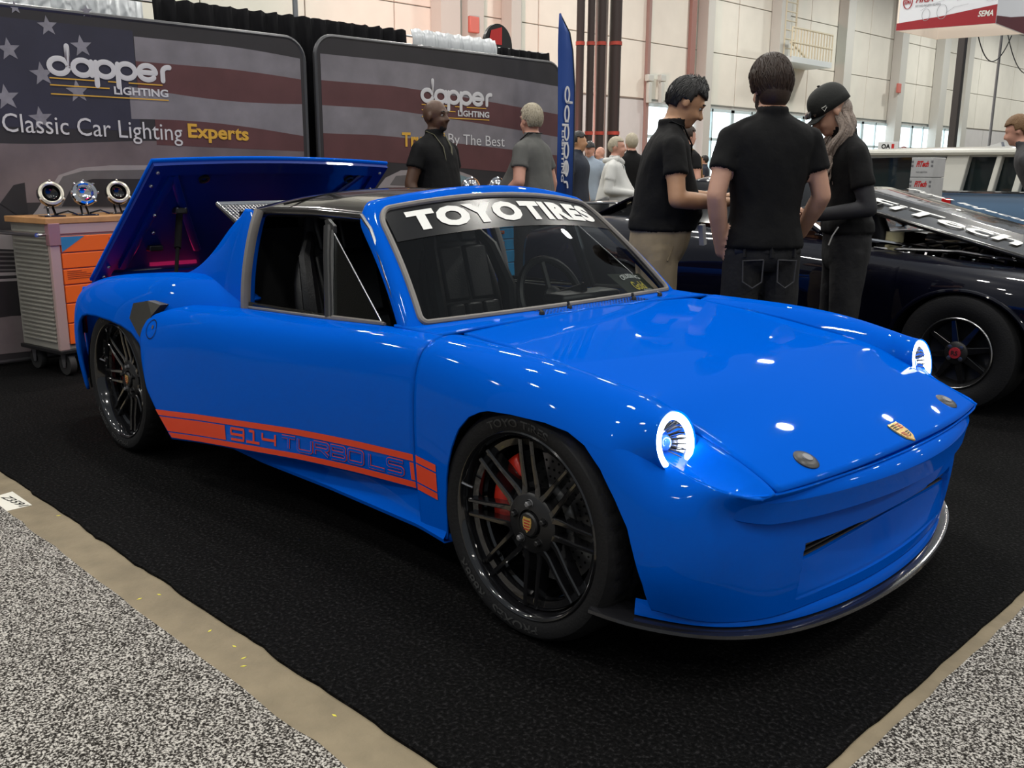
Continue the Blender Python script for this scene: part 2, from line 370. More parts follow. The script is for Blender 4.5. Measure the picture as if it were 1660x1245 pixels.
    # ---- headlight decks, buckets, lamps
    for s in (-1, 1):
        seam = nspl([0, 1, 2, 3, 4], [(2.78, .604, .628), (2.87, .604, .602), (2.96, .604, .570), (3.03, .605, .538), (3.063, .612, .520)])
        us = np.linspace(2.80, 3.118, 30); D = []
        for i, u in enumerate(us):
            L = LS.sec(u, [3.0])[0]; q = seam(np.array([4*i/29]))[0]
            D.append([q+(L-q)*t+np.array([0, 0, -(.006+.030*max(0, 1-i/20))*math.sin(math.pi*t)]) for t in np.linspace(0, 1, 10)])
        D = np.array(D); MB().grid(D if s > 0 else mir(D)).build('headlight_deck', BLUE, car, solid=.008)
        hc = Vector((2.838, s*.698, .611)); Rh = Matrix.Rotation(math.radians(0), 3, 'Z') @ Matrix.Rotation(math.radians(-12), 3, 'Y')
        lamp = MB().lathe([(.0765, -.03), (.0785, -.004), (.0785, .005), (.077, .007), (.073, .004), (.072, -.012)], 48, hc, 'x', R=Rh).build('headlight', BLUE, car)
        HALO = mat('led_halo_white', (1, 1, 1), .4, emit=(.92, .97, 1.0), estr=16)
        MB().lathe([(.0725, -.006), (.0715, .005), (.066, .008), (.059, .007), (.055, 0), (.055, -.01)], 48, hc, 'x', R=Rh).build('halo_ring', HALO, lamp)
        MB().lathe([(.055, -.004), (.050, -.02), (.03, -.045), (.018, -.05), (0, -.05)], 40, hc, 'x', R=Rh).build('reflector_bowl', CHROME, lamp)
        ft = MB()
        for k in range(26):
            a = 2*math.pi*k/26; ft.tube([hc+Rh @ Vector((-.006, .05*math.cos(a), .05*math.sin(a))), hc+Rh @ Vector((-.035, .03*math.cos(a), .03*math.sin(a)))], .0016, 5)
        ft.build('reflector_flute', SBLACK, lamp)
        MB().lathe([(0, -.012), (.010, -.014), (.018, -.022), (.021, -.035), (.021, -.048)], 28, hc, 'x', R=Rh).build('projector_lens', mat('projector_blue', (.05, .2, .7), .05, 0, 1.), lamp)
        MB().lathe([(0, .018), (.03, .016), (.055, .011), (.072, .003)], 40, hc, 'x', R=Rh).build('lamp_lens', glassmat('lamp_glass', (.97, .98, 1)), lamp)
    # ---- cowl
    C_ = []
    for y in np.linspace(-.70, .70, 44):
        a = abs(y); x0 = 1.80+.06*(1-min(1, a/.66)**2); x1 = 1.966
        C_.append([(x0+(x1-x0)*t, y, .757+.010*(1-(a/.7)**2)+.006*(1-t)-max(0, a-.62)*.02) for t in np.linspace(-.25, 1, 12)])
    cowl = MB().grid(np.array(C_)).build('cowl_panel', BLUE, car, solid=.012)
    vh = MB()
    for i in range(34):
        for j in range(5): vh.lathe([(0, .0012), (.0042, .0012), (.0042, 0)], 8, (1.89+j*.014, -.20+i*.0165, .7705-j*.0009), 'z')
    vh.build('cowl_vent_perforation', SBLACK, cowl, smooth=False)
    for k, (x, y) in enumerate(((1.945, -.225), (1.92, -.06), (1.925, .29), (1.925, .45))):
        nz = MB(); nz.lathe([(0, .014), (.006, .013), (.009, .008), (.010, 0)], 14, (x, y, .768), 'z'); nz.tube([(x, y, .778), (x-.014, y+.004, .780)], .0035, 8)
        if k in (1, 2): nz.tube([(x, y, .772), (x-.008, y, .792)], .005, 8)
        nz.build('wiper_spindle' if k in (1, 2) else 'washer_jet', SBLACK, cowl)
    # ---- windscreen
    def ws(s_, v, off=0.):
        b = np.array([1.822+.055*(1-s_**2), .640*s_, .766+.006*(1-s_**2)]); t = np.array([1.456+.05*(1-s_**2), .535*s_, 1.098+.046*(1-s_**2)])
        p = b+(t-b)*v; p[0] += .018*math.sin(math.pi*v); n_ = np.array([.68, .25*s_, .70]); return tuple(p+n_/np.linalg.norm(n_)*off)
    W = np.array([[ws(s_, v) for v in np.linspace(0.0, 1, 16)] for s_ in np.linspace(-1, 1, 40)])
    scr = MB().grid(W).build('windscreen', GLASS, car)
    def loop(ins, rad=.16, off=0.):
        pts = []
        def cor(cs, cv, a0):
            for k in range(9):
                a = math.radians(a0+90*k/8); pts.append((cs+rad*math.cos(a)*.55, cv+rad*math.sin(a)))
        e = 1+ins; f0, f1 = -ins*1.3, 1+ins*1.3
        def seg(p, q, n): return [(p[0]+(q[0]-p[0])*k/n, p[1]+(q[1]-p[1])*k/n) for k in range(1, n)]
        r5 = rad*.55
        cs = [((e-r5), f1-rad, 0), (-(e-r5), f1-rad, 90), (-(e-r5*.4), f0+rad*.4, 180), ((e-r5*.4), f0+rad*.4, 270)]
        allp = []
        for i, (a, b, g) in enumerate(cs):
            rr = rad if i < 2 else rad*.4
            c_ = [(a+rr*.55*math.cos(math.radians(g+90*k/8)), b+rr*math.sin(math.radians(g+90*k/8))) for k in range(9)]
            if allp: allp += seg(allp[-1], c_[0], 16)
            allp += c_
        allp += seg(allp[-1], allp[0], 16)
        return [ws(a, b, off) for a, b in allp]
    MB().tube(loop(.0, off=.004), .0105, 8, closed=True).build('windscreen_gasket', GASKET, scr)
    # blue frame around the gasket
    inner = loop(.012, off=.002); outer = loop(.095, rad=.2, off=-.012); back = loop(.10, rad=.2, off=-.05)
    fr = MB(); n = len(inner); 
    mid_ = [tuple(np.array(a)*.5+np.array(b)*.5+np.array((.006, 0, .008))) for a, b in zip(inner, outer)]
    fr.grid(np.array([[inner[i], mid_[i], outer[i], back[i]] for i in range(n)]), close_u=True)
    fr.build('windscreen_frame', BLUE, car, angle=60)
    # banner with lettering
    def bz(s_): return .70+.012*(1-s_**2)
    ban = np.array([[ws(s_, bz(s_)+(.985-bz(s_))*v, .002) for v in np.linspace(0, 1, 8)] for s_ in np.linspace(-.965, .965, 40)])
    banner = MB().grid(ban).build('windscreen_banner', mat('banner_black', (.004, .004, .005), .25), scr)
    for word, a0, a1 in (('TOYO', 0, .535), ('TIRES', .548, 1)):
        V, F, asp = text2d(word, 1, .060, 1.13)
        bm = bmesh.new(); vv = [bm.verts.new((p[0], p[1], 0)) for p in V]
        for f in F:
            try: bm.faces.new([vv[i] for i in f])
            except Exception: pass
        bmesh.ops.triangulate(bm, faces=bm.faces)
        for _ in range(3):      # fine enough to follow the curved glass
            ed = [e_ for e_ in bm.edges if e_.calc_length() > .09]; bmesh.ops.subdivide_edges(bm, edges=ed, cuts=1); bmesh.ops.triangulate(bm, faces=bm.faces)
        bm.verts.index_update(); V2 = [(p.co.x, p.co.y) for p in bm.verts]; F2 = [tuple(q.index for q in f.verts) for f in bm.faces]; bm.free()
        decal('banner_lettering', V2, F2, lambda a, b: ws(-.835+1.70*(a0+(a1-a0)*a), .762+.178*b, .0045), WHITE, banner)
    # award card behind the glass
    card = [ws(.66, .02, -.03), ws(.97, .03, -.03), ws(.93, .25, -.03), ws(.56, .27, -.03)]
    cd = MB().prism(card, (0, 0, -.003)).build('award_card', mat('card_olive', (.03, .035, .025), .4), car, smooth=False)
    def oncard(a, b):
        p = [np.array(q) for q in card]; r_ = (p[0]*(1-a)+p[1]*a)*(1-b)+(p[3]*(1-a)+p[2]*a)*b; return tuple(r_+np.array([.004, 0, .004]))
    V, F, _a = text2d('Gold', 1, .02); decal('card_lettering', V, F, lambda a, b: oncard(.34+.4*a, .22+.38*b), mat('card_yellow', (.75, .6, .05), .5), cd)
    V, F, _a = text2d('CRUISING', 1, .03); decal('card_lettering', V, F, lambda a, b: oncard(.22+.6*a, .66+.2*b+.1*math.sin(a*3.1)), WHITE, cd)
    V, F, _a = text2d('AWARD', 1, 0); decal('card_lettering', V, F, lambda a, b: oncard(.55+.3*a, .14+.08*b), WHITE, cd)
    # ---- roof panel (black targa) and rear bar
    R_ = []
    for y in np.linspace(-1, 1, 40):
        row = []
        for t in np.linspace(0, 1, 34):
            x = .60+t*(1.425+.05*(1-y*y)-.60); hw = .60-.055*t
            zr = np.interp(t, [0, .08, .25, .6, 1], [1.045, 1.085, 1.103, 1.108, 1.100]); cr = np.interp(t, [0, .1, .4, 1], [.035, .05, .06, .052])
            row.append((x, y*hw, zr+cr*(1-abs(y)**2.2)-.018*abs(y)**8))
        R_.append(row)
    roofm = mat('gloss_black_roof', (.012, .010, .010), .16, 0, 1.)
    roof = MB().grid(np.array(R_)).build('roof_panel', roofm, car, solid=.03)
    MB().tube([(.92, y, 1.105+.056*(1-abs(y/.58)**2.2)) for y in np.linspace(-.57, .57, 24)], .004, 6).build('roof_seam', MBLACK, roof)
    # ---- door skins, haunches, sail panels
    DA = [(.20, [(.71, .69), (.82, .685), (.89, .655), (.93, .59), (.95, .49), (.96, .33), (.96, .16)]),
          (.50, [(.70, .70), (.82, .702), (.885, .672), (.925, .60), (.943, .50), (.953, .33), (.953, .182)]),
          (.80, [(.69, .71), (.80, .716), (.865, .69), (.90, .63), (.915, .52), (.922, .35), (.920, .215)]),
          (1.1, [(.688, .722), (.775, .724), (.83, .698), (.865, .635), (.88, .53), (.885, .37), (.882, .24)]),
          (1.4, [(.685, .735), (.745, .733), (.805, .703), (.836, .64), (.848, .54), (.85, .39), (.845, .265)]),
          (1.7, [(.69, .752), (.742, .746), (.792, .713), (.817, .65), (.827, .55), (.827, .41), (.818, .285)]),
          (1.995, [(.70, .758), (.742, .748), (.786, .715), (.808, .65), (.817, .55), (.815, .42), (.803, .302)])]
    LD = Loft([a for a, _ in DA], [sx(a, p) for a, p in DA])
    xe_z = [.15, .192, .292, .331, .373, .476, .552, .569, .602, .640, .665, .69, .72]; xe_x = [.655, .62, .52, .482, .443, .405, .384, .376, .378, .395, .43, .50, .62]
    vs_ = np.linspace(0, 6, 56); us_ = np.linspace(.22, 1.994, 140)
    G = np.array([LD.sec(u, vs_) for u in us_])              # (nu, nv, 3)
    out = np.zeros((90, len(vs_), 3))
    for j in range(len(vs_)):
        col = G[:, j]; xe = np.interp(col[:, 2], xe_z, xe_x); ok = np.nonzero(col[:, 0] >= xe)[0]; i0 = ok[0]
        x0 = max(col[0, 0], xe[i0]); q = x0+(1.994-x0)*np.linspace(0, 1, 90)**1.15
        out[:, j] = np.stack([np.interp(q, col[:, 0], col[:, k]) for k in range(3)], 1)
    for s in (-1, 1):
        door = MB().grid(out if s > 0 else mir(out)).build('door', BLUE, car, solid=.014, angle=60)
        if s < 0:
            def side(x, z, off=.002):
                sec = LD.sec(x, np.linspace(1, 6, 80)); i = np.argsort(sec[:, 2]); y = np.interp(z, sec[i, 2], sec[i, 1]); return (x, -y-off, z)
            zb = lambda x: float(np.interp(x, [.5, .8, 1.1, 1.4, 1.7, 2.0], [.186, .217, .242, .267, .287, .304]))
            def slant(h): return .625-1.0*h
            def band2(h0, h1, nm, x1=1.99, x0=None):
                g = []
                for t in np.linspace(0, 1, 60):
                    g.append([side((slant(h) if x0 is None else x0)+(x1-(slant(h) if x0 is None else x0))*t, zb((slant(h) if x0 is None else x0)+(x1-(slant(h) if x0 is None else x0))*t)+h) for h in np.linspace(h0, h1, 3)])
                return MB().grid(np.array(g)).build(nm, ORANGE, door, fixn=False)
            band2(.004, .024, 'lower_stripe'); band2(.090, .112, 'upper_stripe'); band2(.029, .085, 'stripe_block', x1=.985)
            band2(.029, .085, 'stripe_block', x0=1.972)
            # 914 TURBO LS lettering
            L9 = {'9': [[(0, 0), (1, 0), (1, 1), (0, 1), (0, .48), (1, .48)]], '1': [[(.2, 1), (.55, 1), (.55, 0)], [(0, 0), (1, 0)]], '4': [[(0, 1), (0, .45), (1, .45)], [(.95, 1), (.95, 0)]],
                  'T': [[(0, 1), (1, 1)], [(.5, 1), (.5, 0)]], 'U': [[(0, 1), (0, .1), (.12, 0), (.88, 0), (1, .1), (1, 1)]], 'R': [[(0, 0), (0, 1), (.9, 1), (1, .9), (1, .58), (.9, .48), (0, .48)], [(.5, .48), (1, 0)]],
                  'B': [[(0, 0), (0, 1), (.88, 1), (.95, .9), (.95, .6), (.85, .5), (0, .5)], [(.85, .5), (1, .4), (1, .1), (.9, 0), (0, 0)]], 'O': [[(.1, 0), (.9, 0), (1, .1), (1, .9), (.9, 1), (.1, 1), (0, .9), (0, .1), (.1, 0)]],
                  'L': [[(0, 1), (0, 0), (1, 0)]], 'S': [[(1, 1), (.1, 1), (0, .9), (0, .6), (.1, .5), (.9, .5), (1, .4), (1, .1), (.9, 0), (0, 0)]]}
            x = 1.018
            def fine_path(p, n=6):
                o = []
                for a, b in zip(p[:-1], p[1:]):
                    for k in range(n): o.append((a[0]+(b[0]-a[0])*k/n, a[1]+(b[1]-a[1])*k/n))
                return o+[p[-1]]
            for ch in '914 TURBO LS':
                if ch == ' ': x += .018; continue
                wd = .0925 if ch in '914' else .0885
                ps = [[(x+a*wd*.82, .037+b*.042) for a, b in fine_path(p)] for p in L9[ch]]
                def put(V, F): decal('door_lettering', V, F, lambda a, b: side(a+(b-.03)*.12, zb(a)+b, .0025), ORANGE, door)
                if ch in '914':
                    put(*stroke2d(ps, .0098, 0))
                else:    # outlined letters: an orange stroke with a blue core
                    V, F = stroke2d(ps, .013, 0); put(V, F)
                    V, F = stroke2d(ps, .0085, 0); decal('lettering_core', V, F, lambda a, b: side(a+(b-.03)*.12, zb(a)+b, .0036), BLUE, door)
                x += wd
            # fuel flap ring
            V, F = stroke2d([arc(.462, .612, .040, 0, 360, 40, .036)], .0035, 0)
            decal('flap_ring', V, F, lambda a, b: side(a, b, .0025), MBLACK, door)
            V, F = stroke2d([arc(.47, .622, .004, 0, 360, 12)], .008, 0); decal('flap_lock', V, F, lambda a, b: side(a, b, .003), CHROME, door)
        # stripe end on the fender
        if s < 0:
            def fside(x, z, off=.002):
                sec = LS.sec(x, np.linspace(4, 7, 60)); i = np.argsort(sec[:, 2]); return (x, -np.interp(z, sec[i, 2], sec[i, 1])-off, z)
            for h0, h1 in ((.004, .024), (.029, .085), (.090, .112)):
                g = []
                for t in np.linspace(0, 1, 10):
                    xx = 2.008+.105*t; g.append([fside(xx, .306+.0*t+h-.003*t, .002) for h in (h0, (h0+h1)/2, h1)])
                MB().grid(np.array(g)).build('fender_stripe', ORANGE, car, fixn=False)
    QA = [(-.79, [(.60, .655), (.66, .66), (.70, .65), (.735, .60), (.75, .50), (.75, .36), (.73, .20)]),
          (-.70, [(.61, .672), (.68, .68), (.735, .665), (.785, .61), (.805, .51), (.808, .37), (.785, .20)]),
          (-.55, [(.62, .70), (.70, .71), (.77, .692), (.83, .635), (.862, .54), (.868, .38), (.845, .20)]),
          (-.35, [(.62, .728), (.70, .742), (.79, .730), (.865, .672), (.905, .58), (.915, .42), (.89, .20)]),
          (-.10, [(.62, .755), (.70, .772), (.795, .765), (.875, .712), (.92, .62), (.932, .45), (.905, .20)]),
          (.15, [(.62, .78), (.70, .797), (.785, .79), (.865, .735), (.91, .64), (.925, .47), (.90, .20)]),
          (.40, [(.62, .80), (.69, .813), (.765, .80), (.83, .74), (.87, .64), (.885, .48), (.86, .20)]),
          (.62, [(.62, .79), (.665, .795), (.72, .775), (.77, .725), (.80, .64), (.81, .48), (.79, .20)]),
          (.80, [(.62, .745), (.655, .745), (.69, .735), (.715, .705), (.73, .64), (.735, .48), (.72, .20)])]
    LQ = Loft([a for a, _ in QA], [sx(a, p) for a, p in QA])
    qx = [-.45, -.432, -.428, -.41, -.401, -.364, -.312, -.235, -.104, .045, .153, .237, .291, .332, .372, .43, .48, .56]
    qz = [.20, .24, .38, .45, .498, .547, .576, .592, .600, .598, .587, .566, .530, .462, .355, .28, .24, .2]
    rarch = lambda P: np.where((P[:, 0] < -.45) | (P[:, 0] > .56), .20, np.interp(P[:, 0], qx, qz))
    uq = sorted(set(list(np.linspace(-.79, .80, 110))+qx+[-.44, -.43]))
    for s in (-1, 1):
        q = LQ.patch(uq, 0, 6, 46, rarch); MB().grid(q if s > 0 else mir(q)).build('rear_quarter', BLUE, car, solid=.012, angle=60)
        th = np.linspace(math.radians(-10), math.radians(190), 40)
        MB().grid(np.array([[(-.04+.40*math.cos(t), s*y, .27+.345*math.sin(t)) for y in (.86, .62, .52)] for t in th])).build('wheel_arch_liner', MBLACK, car)
        # air intake behind the door
        sc = [(.255, s*.902, .693), (.36, s*.885, .712), (.45, s*.872, .703), (.42, s*.90, .66), (.40, s*.915, .60), (.385, s*.925, .545), (.31, s*.918, .575), (.235, s*.915, .63)]
        ins = MB(); ins.prism(sc, (0, -s*.10, 0)); ins.build('air_intake', mat('intake_dark', (.035, .033, .028), .5), car, smooth=False)
        # sail panel
        rear = nspl([0, 1, 2, 3, 4, 5], [(.16, .655, .79), (.30, .655, .815), (.46, .645, .895), (.575, .625, .992), (.635, .607, 1.045), (.665, .592, 1.083)])
        front = nspl([0, 1, 2, 3, 4, 5], [(.80, .70, .70), (.797, .70, .735), (.79, .685, .84), (.778, .655, .95), (.768, .625, 1.03), (.76, .600, 1.078)])
        g = []
        for k in np.linspace(0, 5, 30):
            a, b = rear(np.array([k]))[0], front(np.array([k]))[0]
            g.append([a+np.array([-.01, -.09, -.01])]+[a+(b-a)*t+np.array([0, .018*math.sin(math.pi*min(1, t*1.0)), 0]) for t in np.linspace(0, 1, 14)]+[b+np.array([.004, -.05, 0])])
        g = np.array(g); MB().grid(g if s > 0 else mir(g)).build('sail_panel', BLUE, car, solid=.01, angle=50)
        sl_ = [tuple(front(np.array([k]))[0]+np.array([.018, -.004, 0])) for k in np.linspace(.4, 5, 14)]
        sl_ = [(x, y*s, z) for x, y, z in sl_]
        MB().tube(sl_, .016, 8, sq=(1, 1.3)).build('window_seal', GASKET, car)
        # door top seal, quarter window post, vent glass, mirror sail
        MB().tube([(x, s*y, z) for x, y, z in ((.80, .692, .716), (1.1, .69, .727), (1.4, .688, .739), (1.7, .692, .757))], .006, 6).build('belt_moulding', GASKET, car)
        post = [(1.365, .682, .735), (1.335, .66, .83), (1.30, .635, .95), (1.275, .612, 1.045)]
        vp = MB(); vp.tube([(x, s*y, z) for x, y, z in post], .018, 8, sq=(1, .7)); vp.tube([(x+.028, s*y, z) for x, y, z in post[:-1]]+[(1.305, s*.613, 1.03)], .009, 6)
        vp.prism([(1.255, s*.612, 1.062), (1.275, s*.612, 1.068), (1.315, s*.615, 1.045), (1.318, s*.617, 1.02), (1.275, s*.617, 1.02)], (0, -s*.012, 0))
        vp.build('vent_window_post', mat('post_black', (.03, .03, .03), .3), car)
        vg = [(1.39, s*.684, .742), (1.685, s*.690, .757), (1.322, s*.618, 1.02)]
        MB().prism(vg, (0, -s*.003, 0)).build('vent_window', GLASS, car, smooth=False)
        MB().tube([vg[1], vg[2]], .0028, 6).build('vent_window_edge', STEEL, car)
        MB().tube([vg[0], vg[1]], .008, 6).build('vent_window_sill', GASKET, car)
        dg_ = [(.45, s*.70, .716), (1.36, s*.684, .735), (1.36, s*.683, .750), (.45, s*.70, .731)]
        MB().prism(dg_, (0, -s*.004, 0)).build('lowered_door_glass', GLASS, car, smooth=False)
        MB().tube([(1.43, s*.578, 1.085), (1.5, s*.590, 1.04), (1.62, s*.628, .92), (1.72, s*.66, .82), (1.77, s*.675, .765)], .008, 6).build('door_seal', STEEL, car)
        # sill skirt
        g = []
        for x in np.linspace(.62, 2.14, 40):
            k = (x-.62)/1.52; yb = np.interp(x, [.62, 1.1, 1.5, 2.0, 2.14], [.80, .815, .80, .80, .82]); yt = np.interp(x, [.62, 1.1, 1.5, 2.0, 2.14], [.82, .78, .775, .80, .815])
            g.append([(x, s*(yt-.04), .33), (x, s*yt, .30), (x, s*(yt-.005), .235), (x, s*yb, .205), (x, s*(yb+.008), .195), (x, s*(yb+.004), .182), (x, s*(yb-.06), .175)])
        MB().grid(np.array(g)).build('sill_skirt', BLUE, car, angle=50)
    # ---- tail, engine bay, raised lid
    tb = []
    for y in np.linspace(-.735, .735, 30):
        a = abs(y)/.735; tb.append([(-.785-.05*(1-a**3)+d, y, z) for d, z in ((.02, .655), (0, .63), (-.01, .52), (-.015, .40), (0, .28), (.05, .20))])
    tail = MB().grid(np.array(tb)).build('tail_panel', BLUE, car, solid=.02)
    for s in (-1, 1):
        tl = MB(); tl.box((-.80, s*.60, .575), (.07, .26, .075)); tl.build('tail_light', mat('tail_light_red', (.5, .01, .02), .15, 0, 1., emit=(1, .02, .08), estr=5.), tail, bevel=.012)
        MB().box((-.775, s*.742, .50), (.05, .02, .16)).build('side_marker', mat('marker_dark', (.05, .0, .01), .2), tail, bevel=.008)
    bay = MB(); bay.box((-.1, 0, .50), (1.34, 1.22, .02)); bay.build('engine_bay_floor', MBLACK, car, smooth=False)
    MB().box((.60, 0, .82), (.02, 1.16, .5)).build('rear_window', mat('dark_glass', (.004, .004, .005), .05, 0, 1), car, smooth=False)
    for yy, zz in ((-.25, .60), (.25, .60)):
        MB().box((-.70, yy, .655), (.02, .26, .010)).build('added_glow_strip', mat('added_red_glow', (.6, .02, .1), .4, emit=(1, .03, .16), estr=3.5), car, bevel=.003)  # red glowing strips added so the lid underside mirrors them
    eng = MB(); eng.box((-.05, 0, .60), (.55, .5, .2)); eng.lathe([(0, .2), (.12, .2), (.13, .1), (.13, 0)], 24, (-.05, 0, .62), 'z'); eng.tube([(-.3, -.3, .62), (0, -.35, .70), (.3, -.3, .64)], .04, 10); eng.tube([(-.3, .3, .62), (0, .35, .70), (.3, .3, .64)], .04, 10)
    eng.build('engine', SBLACK, car, bevel=.01)
    # lid: hinged at the tail, leaning forward
    p0 = np.array([-.775, 0, .690]); p1 = np.array([-.052, 0, 1.278]); dl = (p1-p0); LL = np.linalg.norm(dl); dl /= LL; nn = np.array([dl[2], 0, -dl[0]])  # towards the front = underside
    hw = lambda t: .695-.05*t
    def lid(t, y, off): t2 = t; p = p0+dl*LL*t2; bow = .018*(1-(y)**2)*t; return tuple(p+nn*(off)+np.array([-.0, 0, bow])+np.array([0, y*hw(t), 0]))
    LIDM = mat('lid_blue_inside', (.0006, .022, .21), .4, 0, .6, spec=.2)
    sk = MB().grid(np.array([[lid(t, y, 0) for t in np.linspace(0, 1, 12)] for y in np.linspace(-1, 1, 30)])).build('engine_lid', BLUE, car, solid=.012)
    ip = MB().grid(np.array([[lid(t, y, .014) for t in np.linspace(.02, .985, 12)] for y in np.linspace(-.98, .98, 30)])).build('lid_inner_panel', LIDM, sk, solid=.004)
    fl = MB()
    for y0, y1, t0, t1 in ((-.99, -.89, 0, .99), (.89, .99, 0, .99), (-.99, .99, .91, .99), (-.99, .99, 0.0, .07)):
        nn_ = 24
        if y1-y0 > 1: g = np.array([[lid(t0, y, .016), lid(t0, y, .034), lid(t1, y, .034), lid(t1, y, -.004)] for y in np.linspace(y0, y1, nn_)])
        else: g = np.array([[lid(t, y0, -.004), lid(t, y0, .034), lid(t, y1, .034), lid(t, y1, .016)] if y0 < 0 else [lid(t, y1, -.004), lid(t, y1, .034), lid(t, y0, .034), lid(t, y0, .016)] for t in np.linspace(t0, t1, 12)])
        fl.grid(g)
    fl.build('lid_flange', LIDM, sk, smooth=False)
    for a, b in (((.90, -.80), (.25, -.30)), ((.90, -.80), (.12, -.82)), ((.90, .80), (.25, .30))):
        q = [np.array(lid(a[0]+(b[0]-a[0])*t, a[1]+(b[1]-a[1])*t, .024)) for t in np.linspace(0, 1, 5)]
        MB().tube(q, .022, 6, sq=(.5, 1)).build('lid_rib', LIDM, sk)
    for t, y in ((.94, -.94), (.84, -.94), (.16, -.94), (.07, -.94), (.60, -.80), (.45, -.74), (.94, .94), (.8, .94)):
        MB().ell(lid(t, y, .036), (.009, .009, .009), 10, 6).build('lid_rivet', STEEL, sk)
    for y in (-.55, .70):
        c_ = lid(.86, y, .018); MB().lathe([(.026, -.004), (.026, .012), (.017, .014), (.015, .0), (0, -.002)], 20, c_, 'x', R=Matrix.Rotation(math.radians(51), 3, 'Y')).build('latch_socket', SBLACK, sk)
    for s in (-1, 1):
        a, b = np.array(lid(.62, s*.62, .03)), np.array((-.10, s*.56, .66)); m_ = a+(b-a)*.45
        st = MB(); st.tube([a, m_], .016, 10); st.tube([m_, b], .009, 8); st.build('gas_strut', MBLACK, sk)
        hb = MB(); hb.box(a, (.05, .06, .03)); hb.build('strut_bracket', SBLACK, sk, bevel=.006); MB().box(np.array(lid(.30, s*.66, .03)), (.05, .07, .03)).build('strut_bracket', SBLACK, sk, bevel=.006)
        for k in (-.02, .02): MB().ell(a+np.array((.02, k, .012)), (.006, .006, .006), 8, 6).build('bracket_bolt', STEEL, sk)
    # engine grille flap behind the roof
    gp = [(.60, -.555, .985), (.60, .555, .985), (.36, .555, 1.09), (.36, -.555, 1.09)]
    gf = MB(); gf.tube(gp, .011, 8, closed=True); gr_ = gf.build('engine_grille_frame', CHROME, car)
    ms = MB(); A0, A1, A2, A3 = [np.array(p) for p in gp]
    for k in range(1, 70): t = k/70; ms.tube([A0+(A1-A0)*t, A3+(A2-A3)*t], .0022, 4)
    for k in range(1, 17): t = k/17; ms.tube([A0+(A3-A0)*t, A1+(A2-A1)*t], .0022, 4)
    tag(ms.build('grille_mesh', STEEL, gr_), kind='stuff')
    # ---- under body and cabin
    ub_ = MB(); ub_.box((1.15, 0, .30), (3.5, 1.14, .18)); ub_.box((1.2, 0, .30), (1.35, 1.46, .18)); ub_.box((2.5, 0, .45), (1.0, 1.1, .14)); ub_.box((2.84, 0, .30), (.16, .8, .24)); ub_.build('underbody_filler', MBLACK, car, smooth=False)  # matte black filler boxes added so the panel gaps read dark
    cab = MB()
    cab.box((1.2, 0, .40), (1.3, 1.30, .02)); cab.box((.63, 0, .70), (.02, 1.24, .6)); cab.box((1.84, 0, .58), (.02, 1.26, .34))
    for s in (-1, 1): cab.box((1.24, s*.665, .56), (1.2, .02, .32))
    cab.box((1.25, 0, .46), (1.1, .16, .14)); cab.build('cabin_tub', mat('cabin_carpet', (.008, .008, .009), .9), car, smooth=False)
    ds = MB(); g = []
    for y in np.linspace(-.60, .60, 20): g.append([(1.84, y, .745), (1.74, y, .752), (1.63, y, .735), (1.585, y, .70), (1.59, y, .62), (1.64, y, .52)])
    ds.grid(np.array(g)); ds.build('dashboard', LEATHER, car)
    bd = MB(); bd.box((1.66, .30, .755), (.12, .34, .04)); bd.build('instrument_binnacle', LEATHER, car, bevel=.015)
    # steering wheel
    sc_ = Vector((1.50, .30, .72)); Rs = Matrix.Rotation(math.radians(-22), 3, 'Y')
    rim_ = [sc_+Rs @ Vector((0, .175*math.cos(a), .175*math.sin(a))) for a in np.linspace(0, 2*math.pi, 40, endpoint=False)]
    sw = MB().tube(rim_, .016, 8, closed=True).build('steering_wheel', LEATHER, car)
    sp = MB(); sp.lathe([(0, .0), (.05, 0), (.055, .02), (.03, .04), (.02, .18)], 20, sc_, 'x', R=Rs)
    for a in (0, 120, 240):
        a = math.radians(a+90); sp.tube([sc_, sc_+Rs @ Vector((0, .17*math.cos(a), .17*math.sin(a)))], .012, 6)
    sp.build('steering_spoke', SBLACK, sw)
    def seat(yc):
        st = MB(); st.box((1.22, yc, .50), (.50, .46, .14)); base = st.build('seat', LEATHER, car, bevel=.04)
        Rb = Matrix.Rotation(math.radians(-16), 3, 'Y'); o = Vector((.98, yc, .50))
        def bp_(x, y, z): return o+Rb @ Vector((x, y, z))
        b = MB(); g = []
        for z, w_, d in ((.0, .22, .06), (.15, .235, .065), (.32, .225, .06), (.44, .16, .05), (.52, .12, .045), (.60, .115, .045), (.645, .09, .03)):
            g.append([bp_(d*math.cos(a)*1.0, w_*math.copysign(abs(math.sin(a))**.7, math.sin(a)), z) for a in np.linspace(0, 2*math.pi, 26, endpoint=False)])
        g = np.array([list(r) for r in g]); b.add(g.reshape(-1, 3), [(i*26+k, i*26+(k+1) % 26, (i+1)*26+(k+1) % 26, (i+1)*26+k) for i in range(len(g)-1) for k in range(26)]+[tuple((len(g)-1)*26+k for k in range(26))])
        b.build('seat_back', LEATHER, base, subsurf=1)
        for r_ in range(2):
            for c_ in range(3):
                q = MB(); q.box(bp_(.066, -.105+.105*c_, .045+.072*r_), (.03, .098, .066), Rb); q.build('quilted_pad', LEATHER, base, bevel=.012)
        for s in (-1, 1):
            q = MB(); q.box(bp_(.056, s*.073, .285), (.03, .140, .25), Rb); q.build('back_panel', LEATHER, base, bevel=.014)
        for s in (-1, 1): MB().tube([bp_(.07, s*.20, .02), bp_(.09, s*.215, .2), bp_(.06, s*.18, .40), bp_(.03, s*.12, .5)], [.03, .035, .03, .015], 8).build('side_bolster', LEATHER, base)
